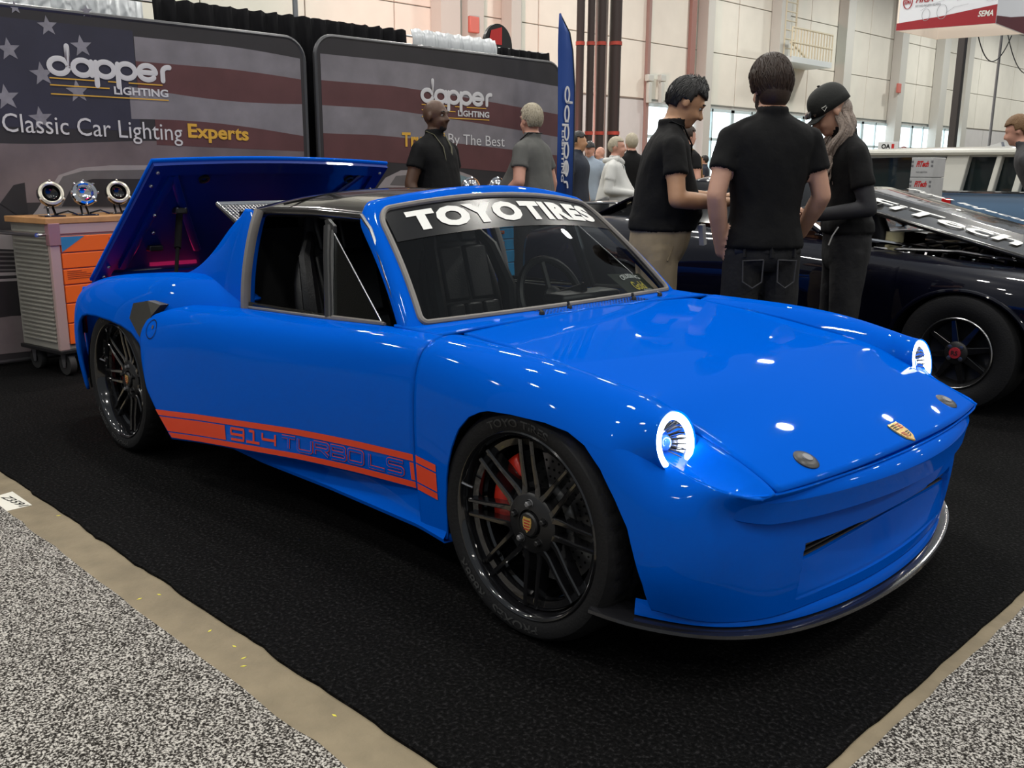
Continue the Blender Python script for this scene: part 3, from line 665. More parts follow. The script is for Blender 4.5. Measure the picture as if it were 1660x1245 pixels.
        q = MB(); q.box(bp_(.045, -.055, .50), (.03, .10, .15), Rb); q.build('headrest_pad', LEATHER, base, bevel=.012); q = MB(); q.box(bp_(.045, .055, .50), (.03, .10, .15), Rb); q.build('headrest_pad', LEATHER, base, bevel=.012)
    seat(-.31); seat(.31)
    MB().box((1.47, 0, 1.075), (.03, .2, .05)).build('rear_view_mirror', SBLACK, car, bevel=.01)
    return car, LS

def build_wheel(car, x, yface, s, w, dish, steer=0.):
    """a road wheel; yface = half-width of the outer rim lip; s = side"""
    wh = bpy.data.objects.new('wheel', None); COL.objects.link(wh); wh.parent = car
    wh.matrix_parent_inverse = root_inv(car)
    wh.matrix_basis = Matrix.Translation((x, s*yface, .32)) @ Matrix.Rotation(math.pi if s > 0 else 0, 4, 'Z')
    # local: outward is -y, rim lip plane at y=0
    def put(o): o.parent = wh; return o
    yo = .0; W2 = w
    n = 180; prof = [(.246, .004), (.262, -.004), (.285, -.012), (.300, -.008), (.311, .006), (.3175, .022)]
    tread = [(.320, .04+(w-.08)*k/12) for k in range(13)]
    inner = [(.3175, w-.022), (.311, w-.006), (.300, w+.006), (.27, w+.006), (.246, w-.004)]
    allp = prof+tread+inner; vs = []; m = len(allp)
    for k in range(n):
        a = 2*math.pi*k/n
        for i, (r, y) in enumerate(allp):
            if 5 <= i <= 19:
                ph = (k/n*44+(y-w/2)*7*(1 if y < w/2 else -1)) % 1
                if ph < .13 and abs(y-w/2) > .02: r -= .007
                if i in (9, 15): r -= .007
            vs.append((r*math.cos(a), y, r*math.sin(a)))
    fs = [(k*m+i, k*m+i+1, ((k+1) % n)*m+i+1, ((k+1) % n)*m+i) for k in range(n) for i in range(m-1)]
    ty = MB().add(vs, fs).build('tyre', RUBBER, None, angle=35); put(ty)
    # raised sidewall lettering
    LET = mat('sidewall_lettering', (.03, .03, .03), .5)
    for word, a0, span in (('PROXES', -112, 36), ('R888R', -146, 26), ('TOYO TIRES', 70, 46)):
        V, F, asp = text2d(word, 1, .02)
        def fn(a, b):
            t = math.radians(a0+span*(1-a)); r = .270+.022*b
            return (r*math.cos(t), -.0135+abs(r-.284)*.3, r*math.sin(t))
        o = decal('sidewall_lettering', V, F, fn, LET, None); o.parent = ty
    rim = MB().lathe([(.2585, .012), (.2585, -.003), (.2545, -.006), (.249, -.004), (.244, .004), (.238, .03), (.235, dish+.01), (.228, dish+.05), (.215, dish+.06), (.215, w-.03), (.25, w-.01)], 96).build('rim', GBLACK, None); put(rim)
    MB_ = MB().lathe([(.232, dish+.02), (.232, dish+.034), (.214, dish+.038), (.214, dish+.024)], 72, closed=True).build('spoke_ring', GBLACK, None); put(MB_)
    hy = dish+.018
    hub = MB().lathe([(.084, hy+.05), (.084, hy+.006), (.078, hy), (.040, hy-.004), (.036, hy+.008), (.0, hy+.008)], 48).build('hub_face', SBLACK, None); put(hub)
    sm = None
    for k in range(8):
        for e in (-1, 1):
            if sm is None or True:
                pass
            key = 'spoke%d%.3f%d' % (0, dish, e)
            if key not in SPOKES:
                r0, r1 = .070, .232; d0, d1 = .0245, .0205
                pts = []
                for r, d, ww, yf, yb in ((r0, d0, .022, hy+.001, hy+.045), (.10, d0-.001, .017, hy+.003, hy+.042), (.17, d1+.001, .013, dish+.010, hy+.032), (r1, d1, .0125, dish+.004, dish+.036)):
                    pts.append([(r, yf+.004, e*d-ww/2), (r, yf, e*d-ww/2+.003), (r, yf, e*d+ww/2-.003), (r, yf+.004, e*d+ww/2), (r, yb, e*d+ww/2), (r, yb, e*d-ww/2)])
                vs = [p for ring in pts for p in ring]; fs = [(i*6+j, i*6+(j+1) % 6, (i+1)*6+(j+1) % 6, (i+1)*6+j) for i in range(3) for j in range(6)]+[tuple(range(6)), tuple(18+j for j in range(6))]
                tmp = MB().add(vs, fs).build('spoke', GBLACK, None, angle=25); SPOKES[key] = tmp.data; bpy.data.objects.remove(tmp)
            o = bpy.data.objects.new('spoke', SPOKES[key]); COL.objects.link(o); put(o); o.rotation_euler = (0, -math.radians(45*k+93), 0)
    for k in range(5):
        a = math.radians(72*k+20); c = (.056*math.cos(a), hy-.002, .056*math.sin(a))
        nb = MB().lathe([(.0125, .012), (.0125, 0), (.0115, -.003)], 24, c); nb.lathe([(.0085, .012), (.0085, -.012), (.006, -.014), (0, -.014)], 6, c); put(nb.build('lug_nut', GREY if k % 2 else SBLACK, None, smooth=False))
    cap = MB().lathe([(.033, hy+.01), (.033, hy-.008), (.029, hy-.012), (0, hy-.013)], 36).build('centre_cap', SBLACK, None); put(cap)
    sh = [(0, .020), (.013, .021), (.016, .011), (.014, -.006), (0, -.022), (-.014, -.006), (-.016, .011), (-.013, .021)]
    eb = MB().add([(a, hy-.0145, b) for a, b in sh]+[(a, hy-.012, b) for a, b in sh], [tuple(range(8))]+[(i, (i+1) % 8, 8+(i+1) % 8, 8+i) for i in range(8)]).build('cap_crest', GOLD, None, smooth=False); eb.parent = cap
    bars = MB()
    for j in range(4): bars.add([(a, hy-.0152, b) for a, b in ((-.011, .014-.008*j), (.011, .014-.008*j), (.011, .0105-.008*j), (-.011, .0105-.008*j))], [(0, 1, 2, 3)])
    o = bars.build('crest_enamel', mat('badge_red', (.35, .02, .02), .3), None, smooth=False, fixn=False); o.parent = cap
    # brake
    dy = hy+.075
    rot = MB().lathe([(.075, dy-.02), (.085, dy-.008), (.098, dy-.006), (.10, dy), (.178, dy), (.178, dy+.02), (.10, dy+.02)], 72).build('brake_disc', mat('disc_steel', (.16, .16, .165), .35, .9), None); put(rot)
    MB().lathe([(.0, dy-.022), (.074, dy-.022), (.096, dy-.010), (.097, dy-.002)], 48).build('disc_bell', mat('bell_grey', (.34, .34, .34), .4, .5), None).parent = rot
    hol = MB()
    for k in range(44):
        for j in range(3):
            a = 2*math.pi*(k+.33*j)/44; r = .115+.022*j; hol.lathe([(0, -.0012), (.0036, -.0012), (.0036, 0)], 8, (r*math.cos(a), dy, r*math.sin(a)))
    o = hol.build('drill_hole', MBLACK, None, smooth=False); o.parent = rot
    cal = MB(); g = []
    for a in np.linspace(math.radians(120), math.radians(196), 14):
        g.append([(r*math.cos(a), y, r*math.sin(a)) for r, y in ((.122, dy-.012), (.122, dy-.034), (.135, dy-.042), (.175, dy-.042), (.190, dy-.03), (.192, dy+.04))])
    cal.grid(np.array(g)); co = cal.build('brake_caliper', RED, None, solid=.012); put(co)
    vst = MB().tube([(-.205, dish-.004, .055), (-.222, dish-.012, .06), (-.236, dish-.016, .064)], .004, 8).build('valve_stem', STEEL, None); put(vst)
    return wh
SPOKES = {}
# ================================================================== hall: ground, lamps
from mathutils import kdtree, noise as mnoise
def mnz(a, b): return mnoise.noise(Vector((a, b*7.3, 0)))
def build_ground():
    conc = mat('bare_concrete', (.235, .19, .122), .8, bump=.35, bscale=55, var=.38, vscale=9)
    tag(MB().add([(-60, -20, -.009), (40, -20, -.009), (40, 130, -.009), (-60, 130, -.009)], [(0, 1, 2, 3)]).build('floor', conc, smooth=False, fixn=False), kind='structure')
    BC = speckle('black_carpet_pile', [(.38, (.0006, .0006, .0007)), (.55, (.0035, .0034, .0035)), (.74, (.022, .021, .022))], 95, bump=.9)
    ed = [(-2.9, -1.385), (-.02, -1.385)]
    xs = np.linspace(-2.9, 3.295, 140); ys = np.linspace(-1.362, 6.0, 160)
    low = [(x, -1.385+.018*(x+.02)+.010*(mnz(x*6, 1)+.5*mnz(x*19, 2)), -.009) for x in xs]; right = [(3.296+.007*(mnz(y*6, 3)+.5*mnz(y*19, 4)), y, -.009) for y in ys[4:]]
    poly = low+right+[(-2.9, 6.0, -.009)]
    tag(MB().prism(poly, (0, 0, .009)).build('booth_carpet', BC, smooth=False), 'black pile carpet under the blue car', 'carpet')
    GC = speckle('grey_fleck_carpet', [(.39, (.016, .014, .012)), (.475, (.075, .067, .06)), (.53, (.28, .262, .238)), (.62, (.58, .55, .505))], 175, bump=.8)
    a = [(-9, -12, 0), (3.318, -12, 0)]+[(3.318+.004*math.sin(y*71)+.003*math.sin(y*33), y, 0) for y in np.linspace(-1.52, -1.5, 2)]
    xs = np.linspace(3.32, -9, 160)
    p = [(-9, -12, -.009), (3.32, -12, -.009)]+[(x, -1.527+.018*(x)+.010*(mnz(x*9, 5)+.6*mnz(x*31, 6)), -.009) for x in xs]
    tag(MB().prism(p, (0, 0, .007)).build('aisle_carpet', GC, smooth=False), 'grey flecked aisle carpet at the lower left', 'carpet')
    ysr = np.linspace(-12, 9, 220)
    p = [(3.333+.004*math.sin(y*71)+.003*math.sin(y*143), y, 0) for y in ysr][::-1]+[(12, -12, 0), (12, 9, 0)]
    p = [(12, -12, -.009), (12, 9, -.009)]+[(3.335+.008*(mnz(y*9, 7)+.6*mnz(y*31, 8)), y, -.009) for y in ysr[::-1]]
    tag(MB().prism(p, (0, 0, .007)).build('aisle_carpet', GC, smooth=False), 'grey flecked aisle carpet at the lower right', 'carpet')
    # booth number card on the concrete
    c = [at(*q, 'z', -.0085) for q in ((-30, 812), (20, 797), (52, 819), (10, 829))]
    st = tag(MB().prism(c, (0, 0, .001)).build('floor_sticker', mat('sticker_white', (.78, .75, .66), .6), smooth=False), 'white booth number sticker on the concrete strip', 'sticker')
    o = np.array(at(0, 806, 'z', -.0065)); e1 = np.array(at(31, 821, 'z', -.0065))-o; e2 = np.array(at(16, 804, 'z', -.0065))-o
    V, F, _a = text2d('Z3591', 1, .01); decal('sticker_number', V, F, lambda a, b: tuple(o+e1*a+e2*b), MBLACK, st)
    yl = mat('yellow_paint_fleck', (.75, .68, .08), .7)
    for px, py in ((95, 836), (258, 964), (340, 1023), (380, 1048), (395, 1067), (395, 1080), (542, 1160), (226, 971)):
        q = at(px, py, 'z', -.009); a = random.random()*3
        tag(MB().prism([(q[0]+.0032*math.cos(a+k*1.57)*(1 if k % 2 else 2.6), q[1]+.0032*math.sin(a+k*1.57)*(1 if k % 2 else 2.6), -.0088) for k in range(4)], (0, 0, .0008)).build('paint_fleck', yl, smooth=False), 'small yellow paint fleck on the bare concrete strip', 'paint mark', 'yellow paint flecks')
def build_lamps():
    E_ = mat('lamp_emitter', (1, 1, 1), .5, emit=(1.0, .97, .90), estr=178)
    k = 0
    for y in (4, 14, 24, 34, 44, 54, 64, 74):  # extra row of lamps added to brighten the hall wall
        L = tag(MB().lathe([(.25, .42), (.3, .36), (.4, .2), (.62, .02), (.64, 0), (.62, 0)], 24, (-14.5, y, 11), 'z').build('high_bay_lamp', GREY), 'wide lamp added in a row to brighten the hall wall', 'ceiling lamp', 'added wall brightening lamps')
        MB().lathe([(0, .03), (.6, .03)], 24, (-14.5, y, 11), 'z').build('lamp_disc', E_, L, fixn=False)
    for x in (-9, -4, 1, 6, 11):
        for y in (-9, -4, 1, 6, 11, 17, 24):
            jx, jy = rng.uniform(-.6, .6, 2); z = 8.5
            L = tag(MB().lathe([(.10, .42), (.14, .36), (.16, .2), (.30, .02), (.31, 0), (.29, 0)], 24, (x+jx, y+jy, z), 'z').build('high_bay_lamp', GREY), 'round high bay lamp hanging under the hall roof', 'ceiling lamp', 'high bay hall lamps')
            MB().lathe([(0, .03), (.27, .03)], 24, (x+jx, y+jy, z), 'z').build('lamp_disc', E_, L, fixn=False); k += 1
# ================================================================== booth backdrop, hall walls, signs
XB = -2.33
def dapper_paths():
    """rounded lower-case lettering d a p p e r as strokes, cap height about 1"""
    r = .27; P = []; x = .3
    P.append(arc(x, .27, r, 0, 360, 28)); P.append([(x+r, .27), (x+r, 1.0)]); x += .68        # d
    P.append(arc(x, .27, r, 0, 360, 28)); P.append([(x+r, .5), (x+r, .02)]); x += .68          # a
    for _ in range(2):
        P.append(arc(x, .27, r, 0, 360, 28)); P.append([(x-r, .5), (x-r, -.34)]); x += .66      # p
    P.append(arc(x, .27, r, 0, 320, 26)); P.append([(x-r, .27), (x+r, .27)]); x += .50          # e
    P.append([(x, .0), (x, .30)]+arc(x+.2, .33, .2, 180, 80, 10))                               # r
    W = x+.3
    out = []
    for p in P:
        q = []
        for a, b in zip(p[:-1], p[1:]):
            for k in range(2): q.append((a[0]+(b[0]-a[0])*k/2, a[1]+(b[1]-a[1])*k/2))
        out.append([(u/W, v) for u, v in q+[p[-1]]])
    return P, W
def logo(parent, o, ex, ez, wide):
    """logo group: o lower-left of the d bowl, ex/ez unit vectors of the panel"""
    o, ex, ez = np.array(o), np.array(ex), np.array(ez); nrm = np.cross(ex, ez)
    P, W = dapper_paths(); k = wide/W
    PW = mat('print_white', (.62, .61, .63), .5); PY = mat('print_amber', (.68, .38, .05), .5)
    f = lambda a, b: tuple(o+ex*a*k+ez*b*k*.80+nrm*.006)
    n_ = [2, 2, 2, 2, 2, 1]; i = 0
    for c_ in n_:       # one solid rounded letter each
        lt = MB()
        for p in P[i:i+c_]:
            cl_ = math.dist(p[0], p[-1]) < 1e-6; q = [f(a, b) for a, b in (p[:-1] if cl_ else p)]
            lt.tube(q, .078*k, 8, closed=cl_)
            if not cl_:
                for e_ in (q[0], q[-1]): lt.ell(e_, (.078*k,)*3, 10, 6)
        pl = float(o @ nrm)+.006; lt.v = [tuple(np.array(p)-nrm*((np.array(p) @ nrm)-pl)*.94) for p in lt.v]
        lt.build('logo_letter', PW, parent); i += c_
    def bar(x0, x1, z, nm='logo_rule'): decal(nm, [(x0, z-.022), (x1, z-.022), (x1, z+.022), (x0, z+.022)], [(0, 1, 2, 3)], f, PY, parent)
    bar(.0, 1.42, -.17); bar(1.72, 2.07, -.17); bar(2.36, 3.45, -.17); bar(.0, 1.75, -.42); bar(.0, 3.62, -.74)
    V, F, _a = text2d('LIGHTING', 1, .03); decal('logo_subtitle', V, F, lambda a, b: f(1.88+1.74*a, -.63+.30*b), PW, parent)
def build_backdrop():
    DK = mat('print_charcoal', (.028, .025, .028), .55, var=.35, vscale=3); GR = mat('print_flag_grey', (.20, .185, .205), .55, var=.4, vscale=5)
    MR = mat('print_flag_maroon', (.105, .040, .042), .55, var=.35, vscale=4); NV = mat('print_flag_navy', (.030, .029, .050), .55, var=.3, vscale=4); ST = mat('print_star', (.24, .23, .265), .55, var=.4, vscale=20)
    PW = mat('print_white', (.62, .61, .63), .5); PY = mat('print_amber', (.68, .38, .05), .5); SKY = mat('print_dusk', (.15, .118, .125), .55, var=.6, vscale=3)
    def panel(y0, y1, z1, label, ln):
        root = thing('backdrop_panel', label, 'backdrop', (XB, (y0+y1)/2, 0))
        r = .16; poly = [(y0, .03), (y1, .03)]+arc(y1-r, z1-r, r, 0, 90, 8)+arc(y0+r, z1-r, r, 90, 180, 8)
        MB().prism([(XB-.03, a, b) for a, b in poly], (.03, 0, 0)).build('fabric_face', DK, root, smooth=False)
        fr = [(XB-.012, a, b) for a, b in poly]; MB().tube(fr, .018, 8, closed=True).build('tube_frame', mat('frame_grey', (.10, .10, .105), .35, .6), root)
        return root, poly
    def strip(root, ya, yb, f0, f1, m, off, nm='printed_stripe'):
        ys = np.linspace(ya, yb, 50); g = np.array([[(XB+off, y, f0(y)), (XB+off, y, f1(y))] for y in ys]); return MB().grid(g).build(nm, m, root, smooth=False, fixn=False)
    def wave(z0, sl, ph): return lambda y: z0+sl*(y-.8)+.03*math.sin((y-.3)*2.6+ph)
    # left panel
    A, _p = panel(-2.2, 1.60, 2.19, 'charcoal backdrop with faded flag stars and Classic Car Lighting Experts', 0)
    strip(A, .30, 1.56, lambda y: 1.93-.06*max(0, y-.9)**1.5, lambda y: 2.085-.07*max(0, y-.9)**1.5, GR, .0015)
    strip(A, .30, 1.56, lambda y: 1.76-.03*(y-.3)-.03*math.sin((y-.3)*2.4), lambda y: 1.93-.06*max(0, y-.9)**1.5, MR, .0015)
    strip(A, .24, 1.56, lambda y: 1.545+.03*math.sin((y-.1)*2.4)-.04*(y-.3), lambda y: 1.76-.03*(y-.3)-.03*math.sin((y-.3)*2.4), GR, .0015)
    strip(A, .40, 1.56, lambda y: 1.40-.02*y, lambda y: 1.545+.03*math.sin((y-.1)*2.4)-.04*(y-.3), MR, .0015)
    strip(A, -2.15, .295, lambda y: 1.48, lambda y: 2.12, NV, .0010, 'printed_canton')
    strip(A, -2.15, 1.56, lambda y: 1.02, lambda y: 1.40+.02*math.sin(3*y), SKY, .0008, 'printed_sky')
    for px, py, rr in ((77, 42, .062), (14, 80, .07), (132, 75, .07), (68, 120, .075), (10, 158, .08), (126, 148, .075), (66, 192, .075), (140, 18, .04), (24, 12, .04)):
        c = at(px, py, 'x', XB+.003); q = []
        for k in range(10): rad = rr if k % 2 == 0 else rr*.42; a = math.radians(90+36*k+6); q.append((XB+.003, c[1]+rad*math.cos(a), c[2]+rad*math.sin(a)))
        q.append((XB+.003, c[1], c[2])); MB().add(q, [(10, k, (k+1) % 10) for k in range(10)]).build('printed_star', ST, A, smooth=False, fixn=False)
    o = at(77, 128, 'x', XB); e = at(287, 150, 'x', XB); logo(A, (XB, o[1]+.01, at(105, 120, 'x', XB)[2]), (0, 1, 0), (0, 0, 1), .80)
    def line(root, s, pa, pb, h, m, bold=0., nm='slogan'):
        a, b = at(*pa, 'x', XB+.006), at(*pb, 'x', XB+.006); V, F, _a = text2d(s, 1, bold)
        decal(nm, V, F, lambda u, v: (XB+.006, a[1]+(b[1]-a[1])*u, a[2]+(b[2]-a[2])*u+h*v), m, root)
    line(A, 'Classic Car Lighting', (6, 223), (297, 237), .148, PW); line(A, 'Experts', (306, 230), (404, 235), .125, PY, .03)
    # printed vintage car on the left panel (flat print)
    LG = mat('print_car_light', (.30, .27, .275), .5, var=.2); MG = mat('print_car_mid', (.12, .11, .113), .5, var=.3); BG = mat('print_car_dark', (.022, .02, .022), .5, var=.4)
    def flat(root, pts, m, off, nm):
        q = [at(*p, 'x', XB+off) for p in pts]; return MB().add(q, [tuple(range(len(q)))]).build(nm, m, root, smooth=False, fixn=False)
    flat(A, [(-160, 370), (-60, 372), (30, 375), (60, 340), (95, 284), (130, 272), (180, 268), (240, 268), (300, 270), (340, 290), (372, 330), (430, 350), (430, 420), (-160, 470)], LG, .002, 'printed_car')
    flat(A, [(70, 338), (102, 286), (135, 277), (235, 275), (300, 278), (345, 338)], MG, .0026, 'printed_windscreen')
    flat(A, [(100, 335), (118, 300), (150, 290), (240, 290), (280, 320), (282, 336)], BG, .003, 'printed_cabin')
    flat(A, [(-200, 395), (33, 405), (33, 510), (-200, 545)], BG, .003, 'printed_grille')
    for k in range(5): flat(A, [(-200, 402+9*k), (32, 408+7*k), (32, 410.5+7*k), (-200, 405.5+9*k)], MG, .0036, 'printed_grille_bar')
    flat(A, [(-200, 447), (33, 441), (33, 446), (-200, 454)], LG, .0036, 'printed_chrome'); flat(A, [(-200, 460), (33, 451), (33, 455), (-200, 466)], LG, .0036, 'printed_chrome')
    flat(A, [(-200, 520), (140, 508), (140, 560), (-200, 595)], mat('print_ground', (.17, .14, .145), .5, var=.3), .0022, 'printed_ground')
    flat(A, [(0, 330), (22, 300), (40, 296), (45, 345), (30, 350)], BG, .003, 'printed_shadow')
    # right panel
    B, _p = panel(1.70, 4.45, 2.235, 'charcoal backdrop with faded flag stripes and Trusted By The Best', 1)
    f = [lambda y: 2.10-.035*max(0, y-2.6)**1.3, lambda y: 1.905-.06*max(0, y-2.4)**1.2, lambda y: 1.72-.07*max(0, y-2.3)**1.15, lambda y: 1.50-.05*max(0, y-2.2)**1.2+.01, lambda y: 1.30-.05*max(0, y-2.2)**1.2]
    for i, m in ((0, GR), (1, MR), (2, GR), (3, MR)): strip(B, 1.74, 4.42, f[i+1], f[i], m, .0015)
    o = at(680, 178, 'x', XB); e = at(797, 185, 'x', XB); logo(B, (XB, o[1]+.02, at(692, 164, 'x', XB)[2]), (0, 1, 0), (0, 0, 1), e[1]-o[1]-.02)
    line(B, 'Trusted', (652, 238), (721, 238), .118, PY, .03); line(B, 'By The Best', (727, 239), (818, 243), .118, PW)
    flat(B, [(600, 320), (625, 288), (650, 276), (700, 274), (740, 276), (765, 285), (782, 310), (780, 330), (600, 330)], LG, .002, 'printed_car')
    flat(B, [(735, 302), (738, 281), (760, 288), (770, 303)], mat('print_glass', (.16, .24, .27), .4), .003, 'printed_window'); flat(B, [(632, 300), (642, 285), (672, 283), (672, 302)], MG, .003, 'printed_window')
    # pipe and drape behind the panels
    BD = mat('black_drape', (.004, .004, .005), .9, spec=.1); SD = mat('silver_drape', (.50, .52, .54), .4, .3)
    def drape(y0, y1, zt, zb, m, label, x=-2.62, n=160, amp=.022):
        ys = np.linspace(y0, y1, n); g = []
        for z in np.linspace(zt, zb, 8): g.append([(x+amp*math.sin(y*46+.6*math.sin(y*9))+.3*amp*math.sin(y*131)+(.03 if z < zt-.01 else 0), y, z-(.006*math.sin(y*52) if z == zt else 0)) for y in ys])
        return tag(MB().grid(np.array(g)).build('drape', m, solid=.004), label, 'drape')
    drape(-2.6, .55, 2.44, 0.01, SD, 'silver drape hung behind the left backdrop', x=-2.73)
    drape(.57, 2.80, 2.40, .01, BD, 'black drape rising above the gap between the backdrops')
    drape(3.82, 4.60, 2.36, .01, BD, 'black drape behind the right end of the backdrop by the blue flag')
    drape(2.80, 3.80, 2.41, 1.9, SD, 'silver cloth draped over the rail above the logo', x=-2.56, amp=.012)
    tag(MB().tube([(-2.70, 1.77, 0), (-2.70, 1.77, 2.62)], .022, 10).build('drape_pole', STEEL), 'steel drape upright between the two backdrops', 'pole')
    tag(MB().tube([(-2.662, -2.6, 2.38), (-2.662, 4.6, 2.36)], .009, 8).build('drape_rail', STEEL), 'horizontal rail carrying the drapes', 'pole')
    # feather flag
    fl = thing('feather_flag', 'tall blue feather flag with vertical white lettering', 'flag', (-1.95, 4.2, 0))
    FB = mat('flag_blue', (.012, .055, .26), .6); top = at(906, 28, 'x', -1.95); yl = at(905, 105, 'x', -1.95)[1]; yr = at(930, 200, 'x', -1.95)[1]
    edge = [(yr, .55), (yr, 1.6), (yr-.005, 2.0), (yr-.04, 2.3), (yr-.085, 2.45), (yl+.005, 2.60)]
    g = [[(-1.95+.008*math.sin(z*5), yl+.004*math.sin(z*7), z), (-1.95+.02*math.sin(z*5+1), (yl+y)/2, z), (-1.95, y, z)] for y, z in edge]
    MB().grid(np.array(g)).build('flag_cloth', FB, fl, solid=.003)
    MB().tube([(-1.95, yr+.006, .02)]+[(-1.95, y+.006, z) for y, z in edge], .008, 8).build('flag_pole', GBLACK, fl)
    MB().lathe([(0, .02), (.2, .02), (.2, 0)], 24, (-1.95, yr, 0), 'z').build('flag_base', SBLACK, fl)
    P, W = dapper_paths()
    zt, zb_ = at(920, 140, 'x', -1.93)[2], at(920, 308, 'x', -1.93)[2]; kk = (zt-zb_)/W; yc = at(917, 200, 'x', -1.93)[1]
    i = 0
    for c_ in (2, 2, 2, 2, 2, 1):
        lt = MB()
        for p in P[i:i+c_]:
            cl_ = math.dist(p[0], p[-1]) < 1e-6; q = [(-1.932, yc+b*kk*.42-.01, zt-a*kk) for a, b in (p[:-1] if cl_ else p)]; lt.tube(q, .042*kk, 8, closed=cl_)
        lt.v = [(-1.932+(p[0]+1.932)*.08, p[1], p[2]) for p in lt.v]
        lt.build('flag_letter', mat('print_white', (.62, .61, .63), .5), fl); i += c_
    V, F, _a = text2d('LIGHTING', 1, .02); decal('flag_lettering', V, F, lambda a, b: (-1.925, yc-.055+.035*b, zt-.42*W*kk-.5*W*kk*a), mat('print_white', (.62, .61, .63), .5), fl)
def build_hall():
    XW = -20.; PN = mat('wall_panel_cream', (.74, .73, .66), .6, var=.08, vscale=1.2, bump=.05, bscale=3); GRY = mat('wall_lower_grey', (.60, .60, .60), .6, var=.08, vscale=2); JO = mat('wall_joint', (.40, .39, .36), .7)
    wall = tag(MB().box((XW-.2, 45, 9.5), (.2, 130, 19)).build('wall_back', JO, smooth=False), kind='structure')
    # window band near the floor (daylight outside) and panels
    zrow = [4.05, 6.2, 8.35, 10.5, 12.65]; cols = [5+3.15*k for k in range(26)]
    pm = None
    for i, y in enumerate(cols):
        for j, z in enumerate(zrow[:-1]):
            MB().box((XW-.06, y, z+1.07), (.06, 3.11, 2.12)).build('wall_panel', PN, wall, smooth=False, bevel=.015)
    # lower grey dado on the left part, glazed entrance band on the right part
    for y0, y1 in ((-10, 28.4), (60, 95)):
        n = int((y1-y0)/4.8)
        for k in range(n): MB().box((XW-.06, y0+(k+.5)*(y1-y0)/n, 2.0), (.06, (y1-y0)/n-.04, 3.96)).build('wall_panel', GRY, wall, smooth=False)
    day = mat('daylight_glazing', (.9, .95, 1), .2, emit=(.82, .94, 1.0), estr=1.7)
    for k in range(10):
        y = 28.4+3.16*(k+.5); wn = MB().box((XW-.05, y, 1.95), (.04, 3.0, 3.7)).build('window_%d' % (k+1), day, smooth=False); tag(wn, kind='structure')
        fm = MB(); 
        for q in (-1.5, 0, 1.5): fm.box((XW+.02, y+q, 1.95), (.08, .10, 3.9))
        for q in (2.6, 3.82): fm.box((XW+.02, y, q), (.08, 3.1, .12))
        fm.build('window_frame', mat('window_frame_teal', (.55, .68, .72), .5), wn, smooth=False)
    # steel columns of the wall
    CM = mat('wall_column_cream', (.52, .53, .50), .6); CD = mat('wall_column_rust', (.30, .17, .15), .6)
    for k, (px, w_, m) in enumerate(((725, .8, CM), (765, .7, CM), (830, .45, CM), (846, .3, CM), (1057, .16, mat('wall_column_pink', (.30, .20, .18), .6)), (1127, .34, CD), (1143, .5, CM), (1262, .8, CM), (1368, .8, CM), (1376, .35, GRY), (1458, .8, CM), (1527, .9, CM), (1567, .8, CM))):
        y = at(px, 120, 'x', XW+.3)[1]
        cl = MB().box((XW+(.25 if w_ > .4 else .06), y, 9), (.5 if w_ > .4 else .14, w_, 18)).build('trim_%d' % (k+1), m, smooth=False); tag(cl, kind='structure')
    # dark vertical pipes with red clamps
    PB = mat('dark_brown_pipe', (.045, .030, .028), .45); CR = mat('red_clamp', (.45, .06, .04), .5)
    spots = ((939, .13, 'slim dark brown pipe nearest the blue flag'), (956, .12, 'second dark brown pipe right of the blue flag'), (973, .14, 'third dark brown pipe with the grey conduits beside it'), (996, .19, 'thickest dark brown pipe of the row'))
    for px, r, lb in spots:
        q = at(px, 150, 'x', -9.0); t = thing('standpipe', lb, 'pipe', (q[0], q[1], 0), 'dark pipes beside the blue flag')
        MB().tube([(q[0], q[1], 0), (q[0], q[1], 9.5)], r*.62, 14).build('pipe', PB, t)
        for z in (at(px, 216, 'x', -9.0)[2], at(px, 72, 'x', -9.0)[2]+.02):
            MB().lathe([(r*.6, -.035), (r*.70, -.035), (r*.70, .035), (r*.6, .035)], 16, (q[0], q[1], z), 'z').build('clamp', CR, t)
    for k, px in enumerate((980, 988, 965)):
        q = at(px, 150, 'x', -9.2); tag(MB().tube([(q[0], q[1], 0), (q[0], q[1], 9.5)], .035, 8).build('conduit', mat('conduit_grey', (.34, .33, .31), .5)), ('grey conduit just left of the thickest pipe', 'second grey conduit left of the thickest pipe', 'thin grey conduit between the middle dark pipes')[k], 'conduit')
    # maintenance balcony with ladder
    yb0, yb1 = at(1272, 95, 'x', XW+1.0)[1], at(1338, 95, 'x', XW+1.0)[1]; zb = at(1300, 97, 'x', XW+1.0)[2]; zt = at(1300, 50, 'x', XW+1.0)[2]
    bl = thing('wall_balcony', 'cream railed balcony with ladder high on the hall wall', 'balcony', (XW+.6, (yb0+yb1)/2, zb)); YR = mat('railing_cream', (.62, .58, .44), .5)
    MB().box((XW+.6, (yb0+yb1)/2, zb-.1), (1.5, yb1-yb0, .25)).build('deck', mat('deck_pale', (.6, .66, .68), .5), bl, smooth=False)
    for k in range(15):
        y = yb0+(yb1-yb0)*k/14; MB().tube([(XW+1.3, y, zb), (XW+1.3, y, zt)], .035, 6).build('baluster', YR, bl)
    for z in (zt, (zt+zb)/2): MB().tube([(XW+1.3, yb0, z), (XW+1.3, yb1, z)], .045, 6).build('rail', YR, bl)
    MB().tube([(XW+1.25, yb0, (zt+zb)/2), (XW+1.25, yb0+1.6, zb)], .06, 6).build('brace', YR, bl)
    for q in (.6, 1.4): MB().tube([(XW+.5, yb0+q*1.2, zb), (XW+.5, yb0+q*1.2, zb+6)], .05, 6).build('ladder_rail', YR, bl)
